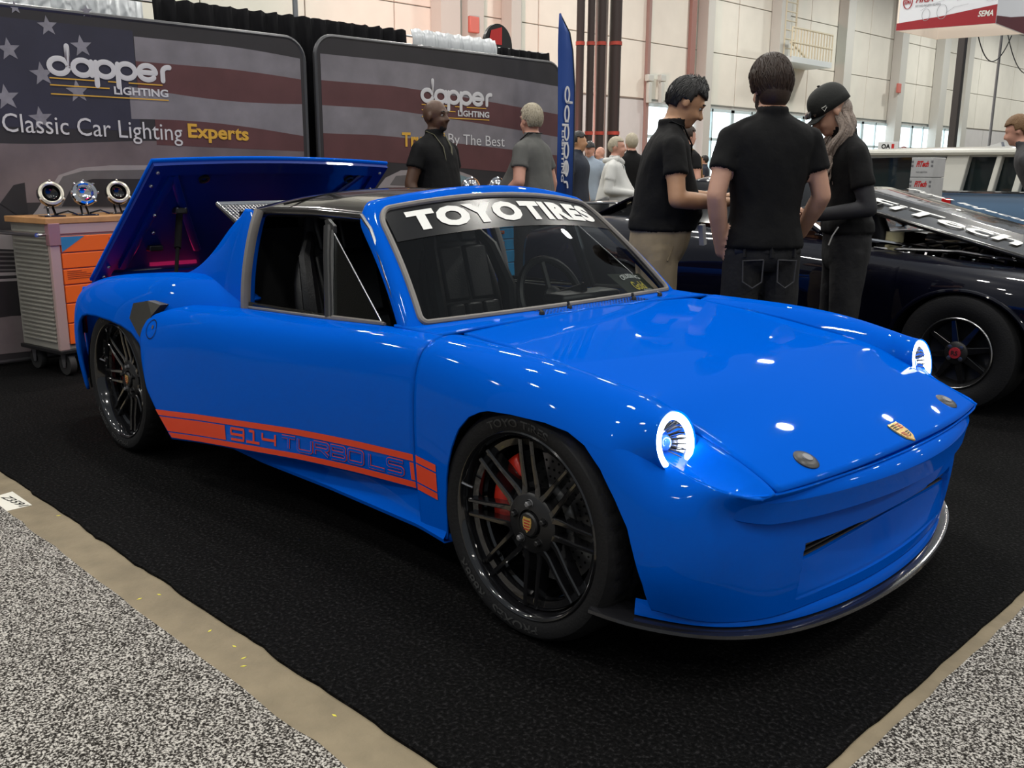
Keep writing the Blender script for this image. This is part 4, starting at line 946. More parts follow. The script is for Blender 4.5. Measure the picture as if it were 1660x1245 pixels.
    for k in range(12): MB().tube([(XW+.5, yb0+.72, zb+.4*k+.5), (XW+.5, yb0+1.68, zb+.4*k+.5)], .03, 6).build('ladder_rung', YR, bl)
    for k in range(3):
        MB().tube([(XW+.5, yb0+.2+.5*k, 4), (XW+.5, yb0+.2+.5*k, zb)], .05, 6).build('support', YR, bl)
    # small wall sign boxes and the winch brackets
    for px, py, lb in ((768, 40, 'small pink lit sign box on the wall above the backdrop'), (1457, 143, 'small pink sign box beside a wall column')):
        q = at(px, py, 'x', XW+.55); tag(MB().box(q, (.12, .42, .5)).build('sign_box', mat('sign_pink', (.55, .16, .13), .5), bevel=.03), lb, 'sign')
    for px, lb in ((1052, 'pale bracket on the wall left of the man in black and khaki'), (1072, 'second pale bracket with a bar left of the man in khaki')):
        q = at(px, 150, 'x', XW+.2); m = MB(); m.box(q, (.15, .22, .8)); m.box((q[0], q[1], q[2]+.55), (.2, .36, .26)); tag(m.build('wall_bracket', mat('bracket_pale', (.52, .56, .53), .5), bevel=.03), lb, 'bracket')
    # red and black round banner end above the drape
    q = at(808, 75, 'x', -6.0); pts = [(-6., q[1]+.27*math.cos(math.radians(a)), q[2]+.30*math.sin(math.radians(a))) for a in np.linspace(0, 180, 20)]
    rb = tag(MB().prism(pts+[(-6, q[1]-.27, 0), (-6, q[1]+.27, 0)], (-.05, 0, 0)).build('round_banner', SBLACK, smooth=False), 'black rounded banner top with red patch beyond the drape', 'banner')
    pr_ = [(-5.99, q[1]-.2+.0, q[2]+.02), (-5.99, q[1]+.06, q[2]+.02), (-5.99, q[1]+.06, q[2]+.26), (-5.99, q[1]-.15, q[2]+.2)]
    MB().add(pr_, [(0, 1, 2, 3)]).build('red_patch', mat('banner_red', (.45, .02, .02), .5), rb, smooth=False, fixn=False)
    # hanging square sign
    hs = thing('hanging_sign', 'white square sign with red band hanging at upper right', 'sign', (-5.25, 21.5, 4.5))
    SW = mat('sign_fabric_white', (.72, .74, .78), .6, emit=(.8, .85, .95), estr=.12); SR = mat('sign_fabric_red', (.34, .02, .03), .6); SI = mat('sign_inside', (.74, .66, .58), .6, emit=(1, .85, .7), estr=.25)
    a_, b_, c_, d_ = (-6.30, 20.36), (-4.20, 20.72), (-4.32, 22.95), (-6.22, 22.5); z0, z1 = 4.5, 6.1
    for p, q, nm in ((a_, b_, 'front_face'), (b_, c_, 'side_face'), (d_, c_, 'back_face'), (a_, d_, 'left_face')):
        d = np.array([q[0]-p[0], q[1]-p[1]]); n_ = np.array([d[1], -d[0]])/np.linalg.norm(d)*.04
        if nm in ('back_face',): n_ = -n_
        if nm == 'left_face': n_ = -n_
        n_ = -n_
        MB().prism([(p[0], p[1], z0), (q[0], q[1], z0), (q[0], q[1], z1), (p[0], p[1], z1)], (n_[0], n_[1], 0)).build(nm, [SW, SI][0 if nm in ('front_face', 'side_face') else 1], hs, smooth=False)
    def face(p, q, off):
        p, q = np.array(p), np.array(q); d = q-p; n_ = np.array([d[1], -d[0]])/np.linalg.norm(d)
        return lambda u, v: (p[0]+d[0]*u+n_[0]*off, p[1]+d[1]*u+n_[1]*off, z0+v)
    F1 = face(a_, b_, .012); F2 = face(b_, c_, .012)
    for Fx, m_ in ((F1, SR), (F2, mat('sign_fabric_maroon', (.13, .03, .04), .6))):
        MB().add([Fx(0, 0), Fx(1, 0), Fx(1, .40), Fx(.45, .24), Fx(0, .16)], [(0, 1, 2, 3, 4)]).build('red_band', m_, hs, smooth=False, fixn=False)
    F1b = face(a_, b_, .02)
    V, F, _a = text2d('SEMA', 1, .03); decal('sign_lettering', V, F, lambda u, v: F1b(.82+.15*u+.012*v, .16+.13*v), WHITE, hs)
    V, F, _a = text2d('HRIA', 1, .03); decal('sign_lettering', V, F, lambda u, v: F1b(.18+.18*u+.02*v, .58+.15*v), SR, hs)
    V, F, _a = text2d('HOT ROD INDUSTRY ALLIANCE', 1, .02); decal('sign_lettering', V, F, lambda u, v: F1b(.18+.26*u, .49+.045*v), mat('sign_grey_print', (.2, .2, .22), .6), hs)
    V, F = stroke2d([arc(.10, .62, .045, 0, 360, 24, .155)], .012, 0); decal('sign_emblem', V, F, F1b, SR, hs)
    V, F, _a = text2d('SEMA', 1, .03); decal('sign_emblem', V, F, lambda u, v: F1b(.065+.07*u, .57+.10*v), SR, hs)
    ln = mat('sign_line_art', (.42, .43, .47), .6); P = [arc(.30, .30, .04, 0, 360, 20, .13), arc(.46, .34, .05, 0, 360, 20, .16), arc(.93, .74, .09, 100, 330, 20, .26), arc(.93, .74, .06, 0, 360, 20, .18), [(.24, .40), (.34, .52), (.5, .60), (.62, .84), (.8, .9)], [(.5, .3), (.58, .42), (.72, .46)], [(.6, .55), (.7, .62), (.66, .7), (.78, .72)]]
    V, F = stroke2d(P, .006, 0); decal('sign_line_art', V, F, F1b, ln, hs)
    F2b = face(b_, c_, .02); V, F, _a = text2d('HRIA', 1, .03); decal('sign_lettering', V, F, lambda u, v: F2b(.22+.3*u, .75+.18*v), SR, hs)
    for p in (a_, b_, c_, d_): MB().tube([(p[0], p[1], z1), (p[0], p[1], 9.5)], .012, 6).build('hanging_wire', STEEL, hs)
    # dark roof post and slack cables at the right
    q = at(1551, 160, 'x', -8); tag(MB().box((-8, q[1], 4.5), (.22, .22, 9)).build('roof_post', mat('post_dark', (.05, .045, .045), .5), bevel=.02), 'dark square post below the hanging sign', 'post')
    for k, (pa, pb, sag) in enumerate((((1585, 55), (1640, 58), .9), ((1634, 57), (1700, 80), 1.2))):
        A_, B_ = np.array(at(*pa, 'x', -9-.8*k)), np.array(at(*pb, 'x', -9-.8*k)); tag(MB().tube([A_+(B_-A_)*t-np.array([0, 0, sag*4*t*(1-t)]) for t in np.linspace(0, 1, 16)], .02, 6).build('slack_cable', SBLACK), ('slack black cable drooping under the hanging sign', 'slack black cable at the right edge under the sign')[k], 'cable')
    q = at(1612, 160, 'x', -9.1); tag(MB().tube([(-9.1, q[1], 2.2), (-9.1, q[1], 9)], .05, 8).build('hanging_pipe', GREY), 'thin grey vertical pipe right of the dark post', 'pipe')
    # pink spot added out of sight behind the backdrop to tint the wall
    wl = thing('added_wash_lamp', 'added black floor lamp hidden behind the backdrop, tinting the hall wall pink', 'lamp', (-9.0, 6.5, 0))
    MB().lathe([(.16, -.02), (.19, 0), (.19, .22), (.10, .3), (0, .31)], 20, (-9.0, 6.5, 0.02), 'z').build('added_lamp_housing', SBLACK, wl)
    ld = bpy.data.lights.new('added_pink_wash', 'SPOT'); ld.energy = 9000; ld.color = (1, .40, .33); ld.spot_size = math.radians(70); ld.spot_blend = 1; ld.shadow_soft_size = .2
    lo = bpy.data.objects.new('added_pink_wash', ld); COL.objects.link(lo); lo.location = (-9.0, 6.5, .42); lo.rotation_euler = Vector((-11, 19, 5.5)).to_track_quat('-Z', 'Y').to_euler()
def build_carts():
    def cart(loc, rz, label, front, accent, n=6):
        t = thing('tool_cart', label, 'tool cart', loc); t.rotation_euler = (0, 0, rz)
        M = Matrix.Translation(loc) @ Matrix.Rotation(rz, 4, 'Z')
        W_, D_, Z0, Z1 = .78, .46, .165, .915     # width along local y, depth along local x, front faces +x
        def P(x, y, z): return tuple(M @ Vector((x, y, z)))
        R3 = Matrix.Rotation(rz, 3, 'Z')
        def bx(c, d, nm, m, par, bev=.004): return MB().box(P(*c), d, R3).build(nm, m, par, smooth=False, bevel=bev)
        AL = mat('cart_side_aluminium', (.36, .35, .31), .45, .3); FR = mat('cart_frame_pale', (.55, .40, .38), .4, .3)
        body = bx((0, 0, (Z0+Z1)/2), (D_-.02, W_-.02, Z1-Z0), 'cabinet_body', AL, t)
        for k in range(26):     # ribbed side
            bx((-.0, -W_/2+.006, Z0+.05+k*.026), (D_-.08, .012, .012), 'side_rib', AL, body, .003)
        for y in (-W_/2+.03, W_/2-.03): bx((D_/2-.012, y, (Z0+Z1)/2), (.03, .06, Z1-Z0), 'corner_post', FR, t)
        bx((D_/2-.012, 0, Z1-.03), (.03, W_, .06), 'top_rail', FR, t)
        z = Z1-.07; hs = [.10, .095, .095, .11, .12, .13][:n]
        for k, h in enumerate(hs):
            m = front; d = bx((D_/2-.002, 0, z-h/2), (.02, W_-.13, h-.006), 'drawer', m, t)
            bx((D_/2+.010, -.06+.14, z-h*.35), (.006, .20, h*.3), 'pull_recess', mat('pull_dark_'+label[:4], tuple(c*.6 for c in front.node_tree.nodes['Principled BSDF'].inputs['Base Color'].default_value[:3]), .4), d)
            bx((D_/2+.013, .12, z-h*.35), (.006, .07, .012), 'pull_slot', STEEL, d, .002)
            z -= h
        for k in range(5): bx((D_/2-.001, -(W_-.13)/2+.02+(.09+.03*k)/2, Z1-.28-k*.011), (.021, .09+.03*k, .004), 'vent_slot', mat('vent_dark', (.3, .05, .01), .5), t, 0)
        # accent corner decal
        q = [P(D_/2+.0095, -(W_-.13)/2, Z1-.075), P(D_/2+.0095, -(W_-.13)/2+.15, Z1-.075), P(D_/2+.0095, -(W_-.13)/2, Z1-.165)]
        MB().add(q, [(0, 1, 2)]).build('corner_decal', accent, t, smooth=False, fixn=False)
        WD = mat('butcher_block', (.50, .26, .11), .5, var=.35, vscale=14); bx((0, 0, Z1+.018), (D_+.02, W_+.03, .036), 'wood_top', WD, t, .005)
        hb = [P(-D_/2+.02, -W_/2-.06, Z1-.06), P(D_/2-.02, -W_/2-.06, Z1-.06)]; MB().tube(hb, .013, 10).build('push_handle', STEEL, t)
        for x in (-D_/2+.03, D_/2-.03): MB().tube([P(x, -W_/2-.06, Z1-.06), P(x, -W_/2+.01, Z1-.06)], .011, 8).build('handle_arm', STEEL, t)
        bx((D_/2-.01, -W_/2+.03, Z1-.06), (.045, .07, .13), 'corner_bracket', mat('bracket_rose', (.40, .22, .24), .4, .4), t)
        bx((0, 0, Z0-.012), (D_+.01, W_+.01, .024), 'base_plate', SBLACK, t)
        for x in (-D_/2+.06, D_/2-.06):
            for y in (-W_/2+.07, W_/2-.07):
                c = MB().lathe([(.025, -.02), (.066, -.02), (.07, -.012), (.07, .012), (.066, .02), (.025, .02)], 24, P(x, y, .07), 'y', closed=True, R=R3).build('caster', mat('caster_rubber', (.03, .03, .03), .6), t)
                f = MB(); 
                for q in (-.028, .028): f.prism([P(x-.03, y+q, .155), P(x+.03, y+q, .155), P(x+.012, y+q, .05), P(x-.012, y+q, .05)], R3 @ Vector((0, .004, 0)))
                f.build('caster_fork', GREY, t, smooth=False)
        return M
    OR = mat('cart_orange', (.85, .14, .015), .4); BLc = mat('cart_blue', (.03, .20, .42), .4)
    M = cart((-2.015, -.215, 0), math.radians(10), 'rolling tool cart with orange drawers and wood top by the car tail', OR, BLc)
    # round headlight rings standing on the cart
    def ring(x, y, label, chrome):
        p = M @ Vector((x, y, .952)); t = thing('display_headlight', label, 'headlight', tuple(p), 'headlights displayed on the orange cart')
        c = p+Vector((.03, 0, .135)); R_ = Matrix.Rotation(math.radians(-8), 3, 'Z') @ Matrix.Rotation(math.radians(-18), 3, 'Y')
        m = CHROME if chrome else mat('ring_pale', (.62, .58, .48), .25, .5)
        MB().lathe([(.050, .012), (.058, .016), (.070, .012), (.072, 0), (.068, -.012), (.052, -.01)], 40, c, 'x', closed=True, R=R_).build('trim_ring', m, t)
        MB().lathe([(.073, .006), (.076, -.02), (.060, -.06), (.03, -.075), (.0, -.076)], 36, c, 'x', R=R_).build('bucket', GBLACK, t)
        MB().lathe([(.051, .004), (.045, -.03), (.02, -.05), (0, -.05)], 30, c, 'x', R=R_).build('bowl', CHROME if chrome else GBLACK, t)
        for k in range(8 if chrome else 3):
            a = 2*math.pi*k/(8 if chrome else 3)+math.pi/2; MB().ell(c+R_ @ Vector((.012, .074*math.cos(a), .074*math.sin(a))), (.008, .008, .008), 8, 6).build('mount_lug', m, t)
        for q in (-.02, .02): MB().tube([p+Vector((.02, q, 0)), p+Vector((-.01, q*.8, .05)), c+Vector((-.03, q*.5, -.045))], .007, 6).build('stand_leg', GBLACK, t)
        MB().box(p+Vector((.01, 0, .004)), (.12, .12, .008)).build('stand_base', GBLACK, t, bevel=.002)
        MB().tube([p+Vector((-.02, .03, .01)), p+Vector((.02, .09, .03)), p+Vector((.03, .14, .008))], .005, 6).build('wire', GBLACK, t)
    ring(.08, -.28, 'round headlight with black bowl on the orange cart, leftmost', False); ring(.08, -.07, 'round headlight with chrome lugs on the orange cart, middle of three', True)
    ring(.02, .19, 'round headlight half hidden by the raised lid', False)
    M2 = cart((-2.045, 3.02, 0), 0, 'rolling tool cart with blue drawers seen through the windscreen', mat('cart_bright_blue', (.02, .27, .55), .4), WHITE)
    # chrome headlights on the far cart
    for k, (x, y) in enumerate(((.05, .26), (.05, -.27), (.0, -.005))):
        p = M2 @ Vector((x, y, .952)); t = thing('display_headlight', ('chrome headlight left of the grey haired man', 'chrome headlight beside the man in black by the roof edge', 'chrome headlight in the middle of the blue cart')[k], 'headlight', tuple(p)); c = p+Vector((0, 0, .12))
        MB().ell(c, (.06, .10, .10), 16, 8).build('reflector', CHROME, t); MB().lathe([(.09, .02), (.10, .03), (.108, .02), (.10, 0)], 28, c, 'x', closed=True).build('trim_ring', CHROME, t); MB().box(p+Vector((0, 0, .015)), (.1, .1, .03)).build('stand_base', GBLACK, t)
# ================================================================== people
from mathutils import kdtree, noise as mnoise
def skin(name, c): return mat(name, c, .45, bump=.05, bscale=90, var=.12, vscale=14)
SK_L = skin('skin_fair', (.52, .29, .20)); SK_T = skin('skin_tan', (.46, .25, .14)); SK_D = skin('skin_deep', (.085, .042, .024)); SK_P = skin('skin_rosy', (.58, .30, .22))
SHB = mat('black_polo_knit', (.0045, .0045, .005), .8, bump=.25, bscale=30, spec=.25); SHG = mat('grey_tee', (.10, .10, .095), .85, bump=.25, bscale=24)
KHA = mat('khaki_cotton', (.30, .235, .145), .85, bump=.35, bscale=18, var=.12); DEN = mat('black_denim', (.008, .008, .0095), .8, bump=.3, bscale=40, var=.3)
WHH = mat('white_hoodie', (.62, .62, .60), .85, bump=.3, bscale=16); NAVY = mat('dark_navy_shirt', (.02, .025, .04), .8, bump=.2); SHOE = mat('shoe_black', (.015, .015, .015), .5); BLUS = mat('pale_blue_shirt', (.30, .36, .44), .8, bump=.2)
def person(label, loc, yaw, H, shirt, pants, skinm, head_yaw=0., head_pitch=0., lean=0., belly=0., arms=None, sleeve=.55, hair=None, voxel=.0085, build_=1., longsleeve=None, legs=None, group=None, beard=None, hands=True, chest=1.0, hunch=0., extra=None, hem=.845):
    k = H/1.75; rootM = Matrix.Translation(loc) @ Matrix.Rotation(yaw, 4, 'Z') @ Matrix.Scale(k, 4)
    root = thing('person', label, 'person', loc, group)
    pieces = []      # (MB, label)
    def cap(p0, r0, p1, r1, lb, n=22, flat=False):
        p0, p1 = Vector(p0), Vector(p1); L = max((p1-p0).length, 1e-4); q = max(2, int(L/.010)); path = []; rr = []
        d = (p1-p0)/L
        for a in (-.98, -.8, -.5): path.append(p0+d*r0*a); rr.append(r0*math.sqrt(1-a*a))
        for i in range(q+1): path.append(p0+(p1-p0)*i/q); rr.append(r0+(r1-r0)*i/q)
        for a in (() if flat else (.5, .8, .98)): path.append(p1+d*r1*a); rr.append(r1*math.sqrt(1-a*a))
        if flat:
            for a in (.85, .6, .3, .05): path.append(p1+d*.0005); rr.append(r1*a)
        pieces.append((MB().tube(path, rr, n), lb))
    def ell(c, r, lb, R=None): pieces.append((MB().ell(c, r, 20, 14, R), lb))
    def rings(rs, lb, n=64):
        g = []
        zs = [r[2] for r in rs]; f = nspl(np.arange(len(rs)), np.array(rs)); T = np.linspace(0, len(rs)-1, max(12, int(sum(math.dist(a[:3], b[:3]) for a, b in zip(rs[:-1], rs[1:]))/.01)))
        for c in f(T): g.append([(c[0]+c[3]*math.copysign(abs(math.cos(a))**.85, math.cos(a)), c[1]+c[4]*math.copysign(abs(math.sin(a))**.85, math.sin(a)), c[2]) for a in np.linspace(0, 2*math.pi, n, endpoint=False)])
        m = len(g); vs = [p for r in g for p in r]; fs = [(i*n+j, i*n+(j+1) % n, (i+1)*n+(j+1) % n, (i+1)*n+j) for i in range(m-1) for j in range(n)]+[tuple(range(n)), tuple((m-1)*n+j for j in range(n))]
        pieces.append((MB().add(vs, fs), lb))
    b = build_
    # lean: x offset grows with height above the hips
    lx = lambda z: math.tan(lean)*max(0, z-.92)+hunch*max(0, z-1.2)**2*3
    P = lambda x, y, z: (x+lx(z), y, z)
    # pelvis + torso
    rings([(0, 0, .76, .085*b, .14*b), (0, 0, min(.82, hem-.02), .118*b+belly*.2, .170*b), (lx(hem)+belly*.2, 0, hem+.004, .114*b+belly*.45, .164*b), (lx(hem), 0, hem+.05, .085*b, .125*b), (lx(hem), 0, hem+.09, .06*b, .09*b)], 'pants')
    rings([(lx(hem)+belly*.25, 0, hem, .134*b+belly*.5, .186*b-.05*max(0, hem-.86)), (lx(hem+.06)+belly*.4, 0, hem+.06, .131*b+belly*.7, .178*b-.05*max(0, hem-.86)), (lx(1.06)+belly*.5, 0, 1.06, .118*b+belly*.85, .160*b+belly*.25), (lx(1.2)+belly*.25, 0, 1.20, .120*b+belly*.4, .170*b*chest), (lx(1.32), 0, 1.32, .122*b, .188*b*chest), (lx(1.41)-.01, 0, 1.41, .098*b, .178*b*chest), (lx(1.46)-.015, 0, 1.46, .072*b, .115*b*chest), (lx(1.495)-.015, 0, 1.495, .060, .066)], 'shirt')
    rings([(lx(1.48)-.012, 0, 1.475, .066, .070), (lx(1.5)-.012, 0, 1.515, .069, .071), (lx(1.5)-.014, 0, 1.53, .067, .069)], 'shirt', 26)      # collar
    cap(P(-.012, 0, 1.45), .056, P(.0, 0, 1.58), .054, 'skin')
    # head
    piv = Vector(P(0, 0, 1.53)); Rh = Matrix.Rotation(head_yaw, 3, 'Z') @ Matrix.Rotation(head_pitch, 3, 'Y')
    def hp(x, y, z): return piv+Rh @ (Vector((x, y, z-1.53)))
    cap(P(-.012, 0, 1.47), .055, hp(-.005, 0, 1.57), .055, 'skin')
    ell(hp(-.006, 0, 1.648), (.098, .076, .100), 'skin', Rh); ell(hp(.028, 0, 1.592), (.070, .062, .082), 'skin', Rh); ell(hp(.062, 0, 1.540), (.034, .036, .026), 'beard' if beard else 'skin', Rh)
    ell(hp(.074, .030, 1.59), (.022, .022, .026), 'skin', Rh); ell(hp(.074, -.030, 1.59), (.022, .022, .026), 'skin', Rh)
    cap(hp(.092, 0, 1.633), .010, hp(.114, 0, 1.598), .015, 'skin'); ell(hp(.100, .013, 1.594), (.012, .009, .009), 'skin', Rh); ell(hp(.100, -.013, 1.594), (.012, .009, .009), 'skin', Rh)
    cap(hp(.084, -.036, 1.653), .014, hp(.084, .036, 1.653), .014, 'skin'); cap(hp(.089, -.018, 1.566), .009, hp(.089, .018, 1.566), .009, 'lip'); cap(hp(.086, -.018, 1.556), .009, hp(.086, .018, 1.556), .009, 'lip')
    for s in (-1, 1): ell(hp(-.006, s*.080, 1.617), (.019, .009, .033), 'skin', Rh @ Matrix.Rotation(s*.35, 3, 'Z'))
    if beard and hair:
        for s in (-1, 1): cap(hp(.0, s*.060, 1.60), .015, hp(.045, s*.042, 1.548), .020, 'beard')
    # arms
    A = arms or {}
    for s, nm in ((1, 'L'), (-1, 'R')):
        sh = Vector(P(-.005, s*.176*b*chest, 1.385)); el, wr, hd, hn, curl = A.get(nm, ((-.03, s*.25*b, 1.13), (.04, s*.26*b, .89), (.15, 0, -1), (0, -s, 0), .5))
        el, wr = Vector(el), Vector(wr)
        mid = sh+(el-sh)*sleeve
        cap(sh, .055*b, mid, .063*b, 'shirt', flat=True); cap(P(-.012, s*.055, 1.462), .045, sh, .055*b, 'shirt')
        if longsleeve: cap(mid, .050*b, el, .046*b, 'sleeve'); cap(el, .046*b, wr, .034*b, 'sleeve')
        else: cap(mid, .046*b, el, .043*b, 'skin'); fm = el+(wr-el)*.3; cap(el, .043*b, fm, .044*b, 'skin'); cap(fm, .044*b, wr, .029*b, 'skin')
        if hands and hd is not None:
            d = Vector(hd).normalized(); n = Vector(hn); n = (n-d*n.dot(d)).normalized(); sd = d.cross(n)
            Rm = Matrix((d, sd, n)).transposed(); ell(wr+d*.052, (.052, .040, .019), 'skin', Rm); cap(wr-d*.01, .028, wr+d*.03, .027, 'skin')
            for i, (o, L) in enumerate(((-.030, .066), (-.010, .076), (.010, .072), (.029, .058))):
                p = wr+d*.092+sd*o; a1 = curl*.7; a2 = curl*1.7
                q1 = p+(d*math.cos(a1)+n*math.sin(a1))*L*.5; q2 = q1+(d*math.cos(a2)+n*math.sin(a2))*L*.5
                cap(p-d*.015, .0095, q1, .0088, 'skin', 8); cap(q1, .0088, q2, .0075, 'skin', 8)
            ts = s if A.get(nm+'thumb') is None else A[nm+'thumb']
            p = wr+d*.03-sd*ts*.032; q1 = p+(d*.75-sd*ts*.55+n*.3).normalized()*.045; q2 = q1+(d*.9+n*.45-sd*ts*.05).normalized()*.035
            cap(p, .0125, q1, .0105, 'skin', 8); cap(q1, .0105, q2, .0085, 'skin', 8)
    # legs
    Lg = legs or {}
    for s, nm in ((1, 'L'), (-1, 'R')):
        hip = (lx(.84), s*.083*b, min(.855, hem-.03)); kn, an = Lg.get(nm, ((.015, s*.105, .49), (-.01, s*.115, .10)))
        hip, kn, an = Vector(hip), Vector(kn), Vector(an)
        cap(hip, .099*b, kn, .080*b, 'pants'); cap(kn, .080*b, an, .064*b, 'pants'); cap(an, .06*b, an+Vector((.0, 0, -.045)), .062*b, 'pants')
        ell(an+Vector((.065, s*.01, -.052)), (.135, .050, .045), 'shoe'); ell(an+Vector((-.02, s*.005, -.04)), (.06, .042, .05), 'shoe')
    # union
    LB = ['skin', 'shirt', 'pants', 'shoe', 'lip', 'beard', 'sleeve']; V = []; F = []; lab = []
    for mb, lb in pieces:
        o = len(V); V += mb.v; F += [tuple(i+o for i in f) for f in mb.f]; lab += [LB.index(lb)]*len(mb.v)
    me = bpy.data.meshes.new('body'); me.from_pydata(V, [], F); bm = bmesh.new(); bm.from_mesh(me); bmesh.ops.recalc_face_normals(bm, faces=bm.faces); bm.to_mesh(me); bm.free()
    o = bpy.data.objects.new('body', me); COL.objects.link(o); md = o.modifiers.new('r', 'REMESH'); md.mode = 'VOXEL'; md.voxel_size = voxel; md.adaptivity = 0
    dg = bpy.context.evaluated_depsgraph_get(); me2 = bpy.data.meshes.new_from_object(o.evaluated_get(dg)); bpy.data.objects.remove(o)
    bm = bmesh.new(); bm.from_mesh(me2)
    for _ in range(3): bmesh.ops.smooth_vert(bm, verts=bm.verts, factor=.5, use_axis_x=True, use_axis_y=True, use_axis_z=True)
    kd = kdtree.KDTree(len(V))
    for i, p in enumerate(V): kd.insert(p, i)
    kd.balance(); bm.normal_update(); bm.verts.index_update()
    vl = []
    for v in bm.verts: vl.append(lab[kd.find(v.co)[1]])
    for _ in range(3):
        nv = list(vl)
        for v in bm.verts:
            c_ = [vl[v.index]]*2+[vl[e.other_vert(v).index] for e in v.link_edges]; nv[v.index] = max(set(c_), key=c_.count)
        vl = nv
    for v, l in zip(bm.verts, vl):
        if l in (1, 2, 6):
            c = v.co; a = (.007 if l != 6 else .003)*(1.0 if voxel < .01 else .7)
            v.co += v.normal*a*mnoise.noise(Vector((c.x*9, c.y*9, c.z*4.5)) + Vector((loc[0], loc[1], l)))+v.normal*a*.5*mnoise.noise(Vector((c.x*22, c.y*22, c.z*12)))
        v.co.z = max(v.co.z, .003/k)
    bm.verts.ensure_lookup_table()
    for f in bm.faces:
        ls = [vl[v.index] for v in f.verts]; f.material_index = max(set(ls), key=ls.count); f.smooth = True
    for v in bm.verts: v.co = rootM @ v.co
    bm.to_mesh(me2); bm.free(); me2.name = 'body'
    lipm = mat(skinm.name+'_lip', tuple(c*.72 for c in skinm.node_tree.nodes['Principled BSDF'].inputs['Base Color'].default_value[:3]), .4)
    for m_ in (skinm, shirt, pants, SHOE, lipm, beard or lipm, longsleeve or shirt): me2.materials.append(m_)
    ob = bpy.data.objects.new('body', me2); COL.objects.link(ob); adopt(ob, root)
    W = lambda p: tuple(rootM @ Vector(p))
    hw = lambda x, y, z: W(hp(x, y, z))
    # eyes
    if voxel < .012:
        EW = mat('eye_white', (.30, .28, .26), .3); ED = mat('eye_dark', (.02, .012, .008), .1)
        for s in (-1, 1):
            MB().ell(hw(.0765, s*.031, 1.632), (.0112*k,)*3, 12, 8).build('eye', EW, root); MB().ell(hw(.0855, s*.031, 1.631), (.0052*k,)*3, 10, 6).build('iris', ED, root)
            MB().tube([hw(.092, s*.014, 1.655), hw(.094, s*.032, 1.661), hw(.083, s*.050, 1.655)], .0045*k, 6).build('eyebrow', hair[0] if hair else mat('brow_dark', (.02, .014, .01), .7), root)
    # hair: shell over the cranium
    if hair:
        hm, th, line, rough = hair; g = []; vs = []; fs = []; nU, nV = 64, 34; keep = {}
        for i in range(nV+1):
            t = math.pi*i/nV
            for j in range(nU):
                a = 2*math.pi*j/nU; d = Vector((math.sin(t)*math.cos(a), math.sin(t)*math.sin(a), math.cos(t)))
                rr = Vector((.098*d.x, .076*d.y, .100*d.z)); ex = th*(1+.0*d.z)+rough*mnoise.noise(d*9+Vector((loc[0]*3, 0, 0)))+rough*.8*mnoise.noise(Vector((d.x*26, d.y*26, d.z*5)))
                if d.z > .3: ex += th*.5*(d.z-.3)
                vs.append(Vector((-.006, 0, 1.648))+rr+d*ex)
        def inside(p): return line(p.x, p.y, p.z-1.648)
        for i in range(nV):
            for j in range(nU):
                q = (i*nU+j, (i+1)*nU+j, (i+1)*nU+(j+1) % nU, i*nU+(j+1) % nU)
                c = sum((vs[x_] for x_ in q), Vector())/4
                if inside(c): fs.append(q)
        used = sorted(set(x_ for f in fs for x_ in f)); mp = {u: i for i, u in enumerate(used)}
        MB().add([hw(*vs[u]) for u in used], [tuple(mp[x_] for x_ in f) for f in fs]).build('hair', hm, root, solid=.014*k, soff=-1, angle=80)
    if hair and voxel < .012:      # combed strands over the shell
        st = MB(); hm, th, line, rough = hair
        for _ in range(420):
            a = random.uniform(0, 2*math.pi); t0 = random.uniform(.02, 2.0); ln = random.uniform(.35, .8); path = []
            for q in range(6):
                t = t0+ln*q/5; aa = a+.05*math.sin(q*1.3+a*5); d = Vector((math.sin(t)*math.cos(aa), math.sin(t)*math.sin(aa), math.cos(t)))
                ex = th+.0015+(th*.5*(d.z-.3) if d.z > .3 else 0); p = Vector((-.006+.098*d.x, .076*d.y, 1.648+.100*d.z))+d*ex
                if not line(p.x, p.y, p.z-1.648): break
                path.append(hw(*p))
            if len(path) > 2: st.tube(path, [.0034*k*(1-.12*q) for q in range(len(path))], 5)
        tag(st.build('hair_strands', hm, root), kind='stuff')
    if extra: extra(root, W, hw, k, P)
    return root
def h_short(x, y, z): return (z > .035-.0 and x < .085) or (x < .015 and z > -.035) or (x < -.035 and z > -.085)
def h_crop(x, y, z): return (z > .045 and x < .092) or (x < .02 and z > -.02) or (x < -.04 and z > -.075)
def h_full(x, y, z): return (z > .03 and x < .10) or (x < .03 and z > -.05) or (x < -.02 and z > -.115)
def lanyard(col_, badge=None):
    def f(root, W, hw, k, P):
        m = col_
        for s in (-1, 1):
            MB().tube([W(P(-.072, s*.03, 1.50)), W(P(-.03, s*.075, 1.515)), W(P(.04, s*.070, 1.49)), W(P(.112, s*.05, 1.40)), W(P(.136, s*.03, 1.25)), W(P(.152, s*.008, 1.08))], .008*k, 6, sq=(.35, 1)).build('lanyard', m, root)
        if badge:
            c = Vector(W(P(.175, 0, 1.02))); R = (root.matrix_world.to_3x3()); MB().box(c, (.012*k, .075*k, .11*k)).build('badge_card', badge, root, smooth=False)
    return f
